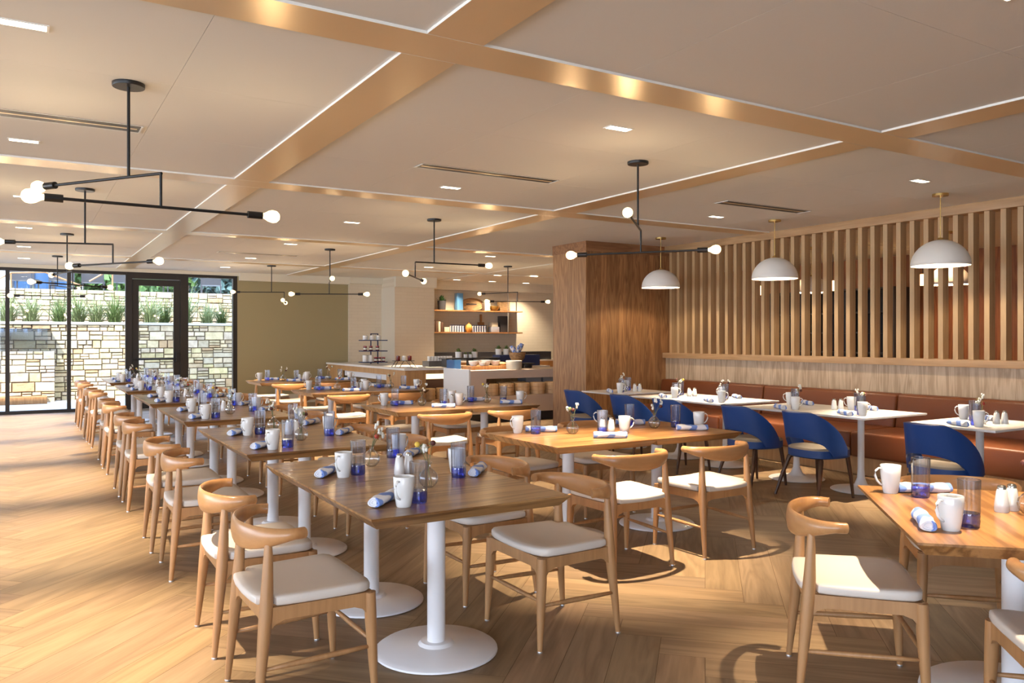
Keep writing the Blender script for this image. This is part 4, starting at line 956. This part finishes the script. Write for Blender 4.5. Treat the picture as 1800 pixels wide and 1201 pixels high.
bm=bmesh.new(); tube(bm,[(-1.0,25.7,2.8),(-.3,25.7,3.25),(.5,25.7,3.3),(1.4,25.7,2.95)],.025,6); tube(bm,[(1.6,25.9,3.1),(2.2,25.9,3.5),(2.7,25.9,3.5)],.025,6); tube(bm,[(-.3,25.7,2.78),(-.3,25.7,3.25)],.02,6); tube(bm,[(2.2,25.9,2.78),(2.2,25.9,3.5)],.02,6)
tag(finish(bm,'handrail','board_wood'),'orange-brown handrail running along the terrace','handrail')
# unseen upper block added to shade the right part of the stone wall
S('wall_shade_block',-.3,14,6,18.3,CEIL+.52,9.5,'concrete')
# ------------------------------------------------------------------ light
w=bpy.data.worlds.new('World'); scn.world=w; w.use_nodes=True; nt=w.node_tree; N=nt.nodes; L=nt.links
bg=N['Background']; tc=N.new('ShaderNodeTexCoord'); sp=N.new('ShaderNodeSeparateXYZ'); L.new(tc.outputs['Generated'],sp.inputs[0])
cr=N.new('ShaderNodeValToRGB'); cr.color_ramp.elements[0].position=.0; cr.color_ramp.elements[0].color=(.80,.88,1,1); cr.color_ramp.elements[1].position=.6; cr.color_ramp.elements[1].color=(.40,.60,1,1)
L.new(sp.outputs[2],cr.inputs[0]); L.new(cr.outputs[0],bg.inputs[0]); bg.inputs[1].default_value=7.8
s=bpy.data.lights.new('sun','SUN'); s.energy=8; s.angle=R(.6); s.color=(1,.93,.80); so=bpy.data.objects.new('sun',s); COL.objects.link(so)
so.rotation_euler=Vector((.42,.60,-.78)).to_track_quat('-Z','Y').to_euler()
def portal(loc,rot,sx,sy):
    l=bpy.data.lights.new('window_daylight','AREA'); l.shape='RECTANGLE'; l.size=sx; l.size_y=sy; l.cycles.is_portal=True
    o=bpy.data.objects.new('window_daylight',l); COL.objects.link(o); o.location=loc; o.rotation_euler=rot
portal((-9.62,7,1.4),(0,R(-90),0),2.8,22.2)
portal((-5.1,-4.12,1.4),(R(90),0,0),8.6,2.8)
portal((.85,18.3,1.4),(R(-90),0,0),6.3,2.8)
# ------------------------------------------------------------------ camera
cam=bpy.data.cameras.new('camera'); cam.sensor_width=36; cam.lens=1405/1800*36; cam.shift_y=(594.5-600.5)/1800; cam.clip_end=300
co=bpy.data.objects.new('camera',cam); COL.objects.link(co); co.location=(0,0,1.47); co.rotation_euler=(R(90),0,-math.atan2(858,1405)); scn.camera=co
scn.view_settings.view_transform='Standard'; scn.view_settings.look='None'; scn.view_settings.exposure=0.2; scn.view_settings.gamma=1; scn.view_settings.use_curve_mapping=False
c=scn.cycles; c.max_bounces=8; c.diffuse_bounces=4; c.glossy_bounces=3; c.transmission_bounces=4; c.transparent_max_bounces=16; c.caustics_reflective=False; c.caustics_refractive=False; c.sample_clamp_indirect=6; c.use_denoising=True
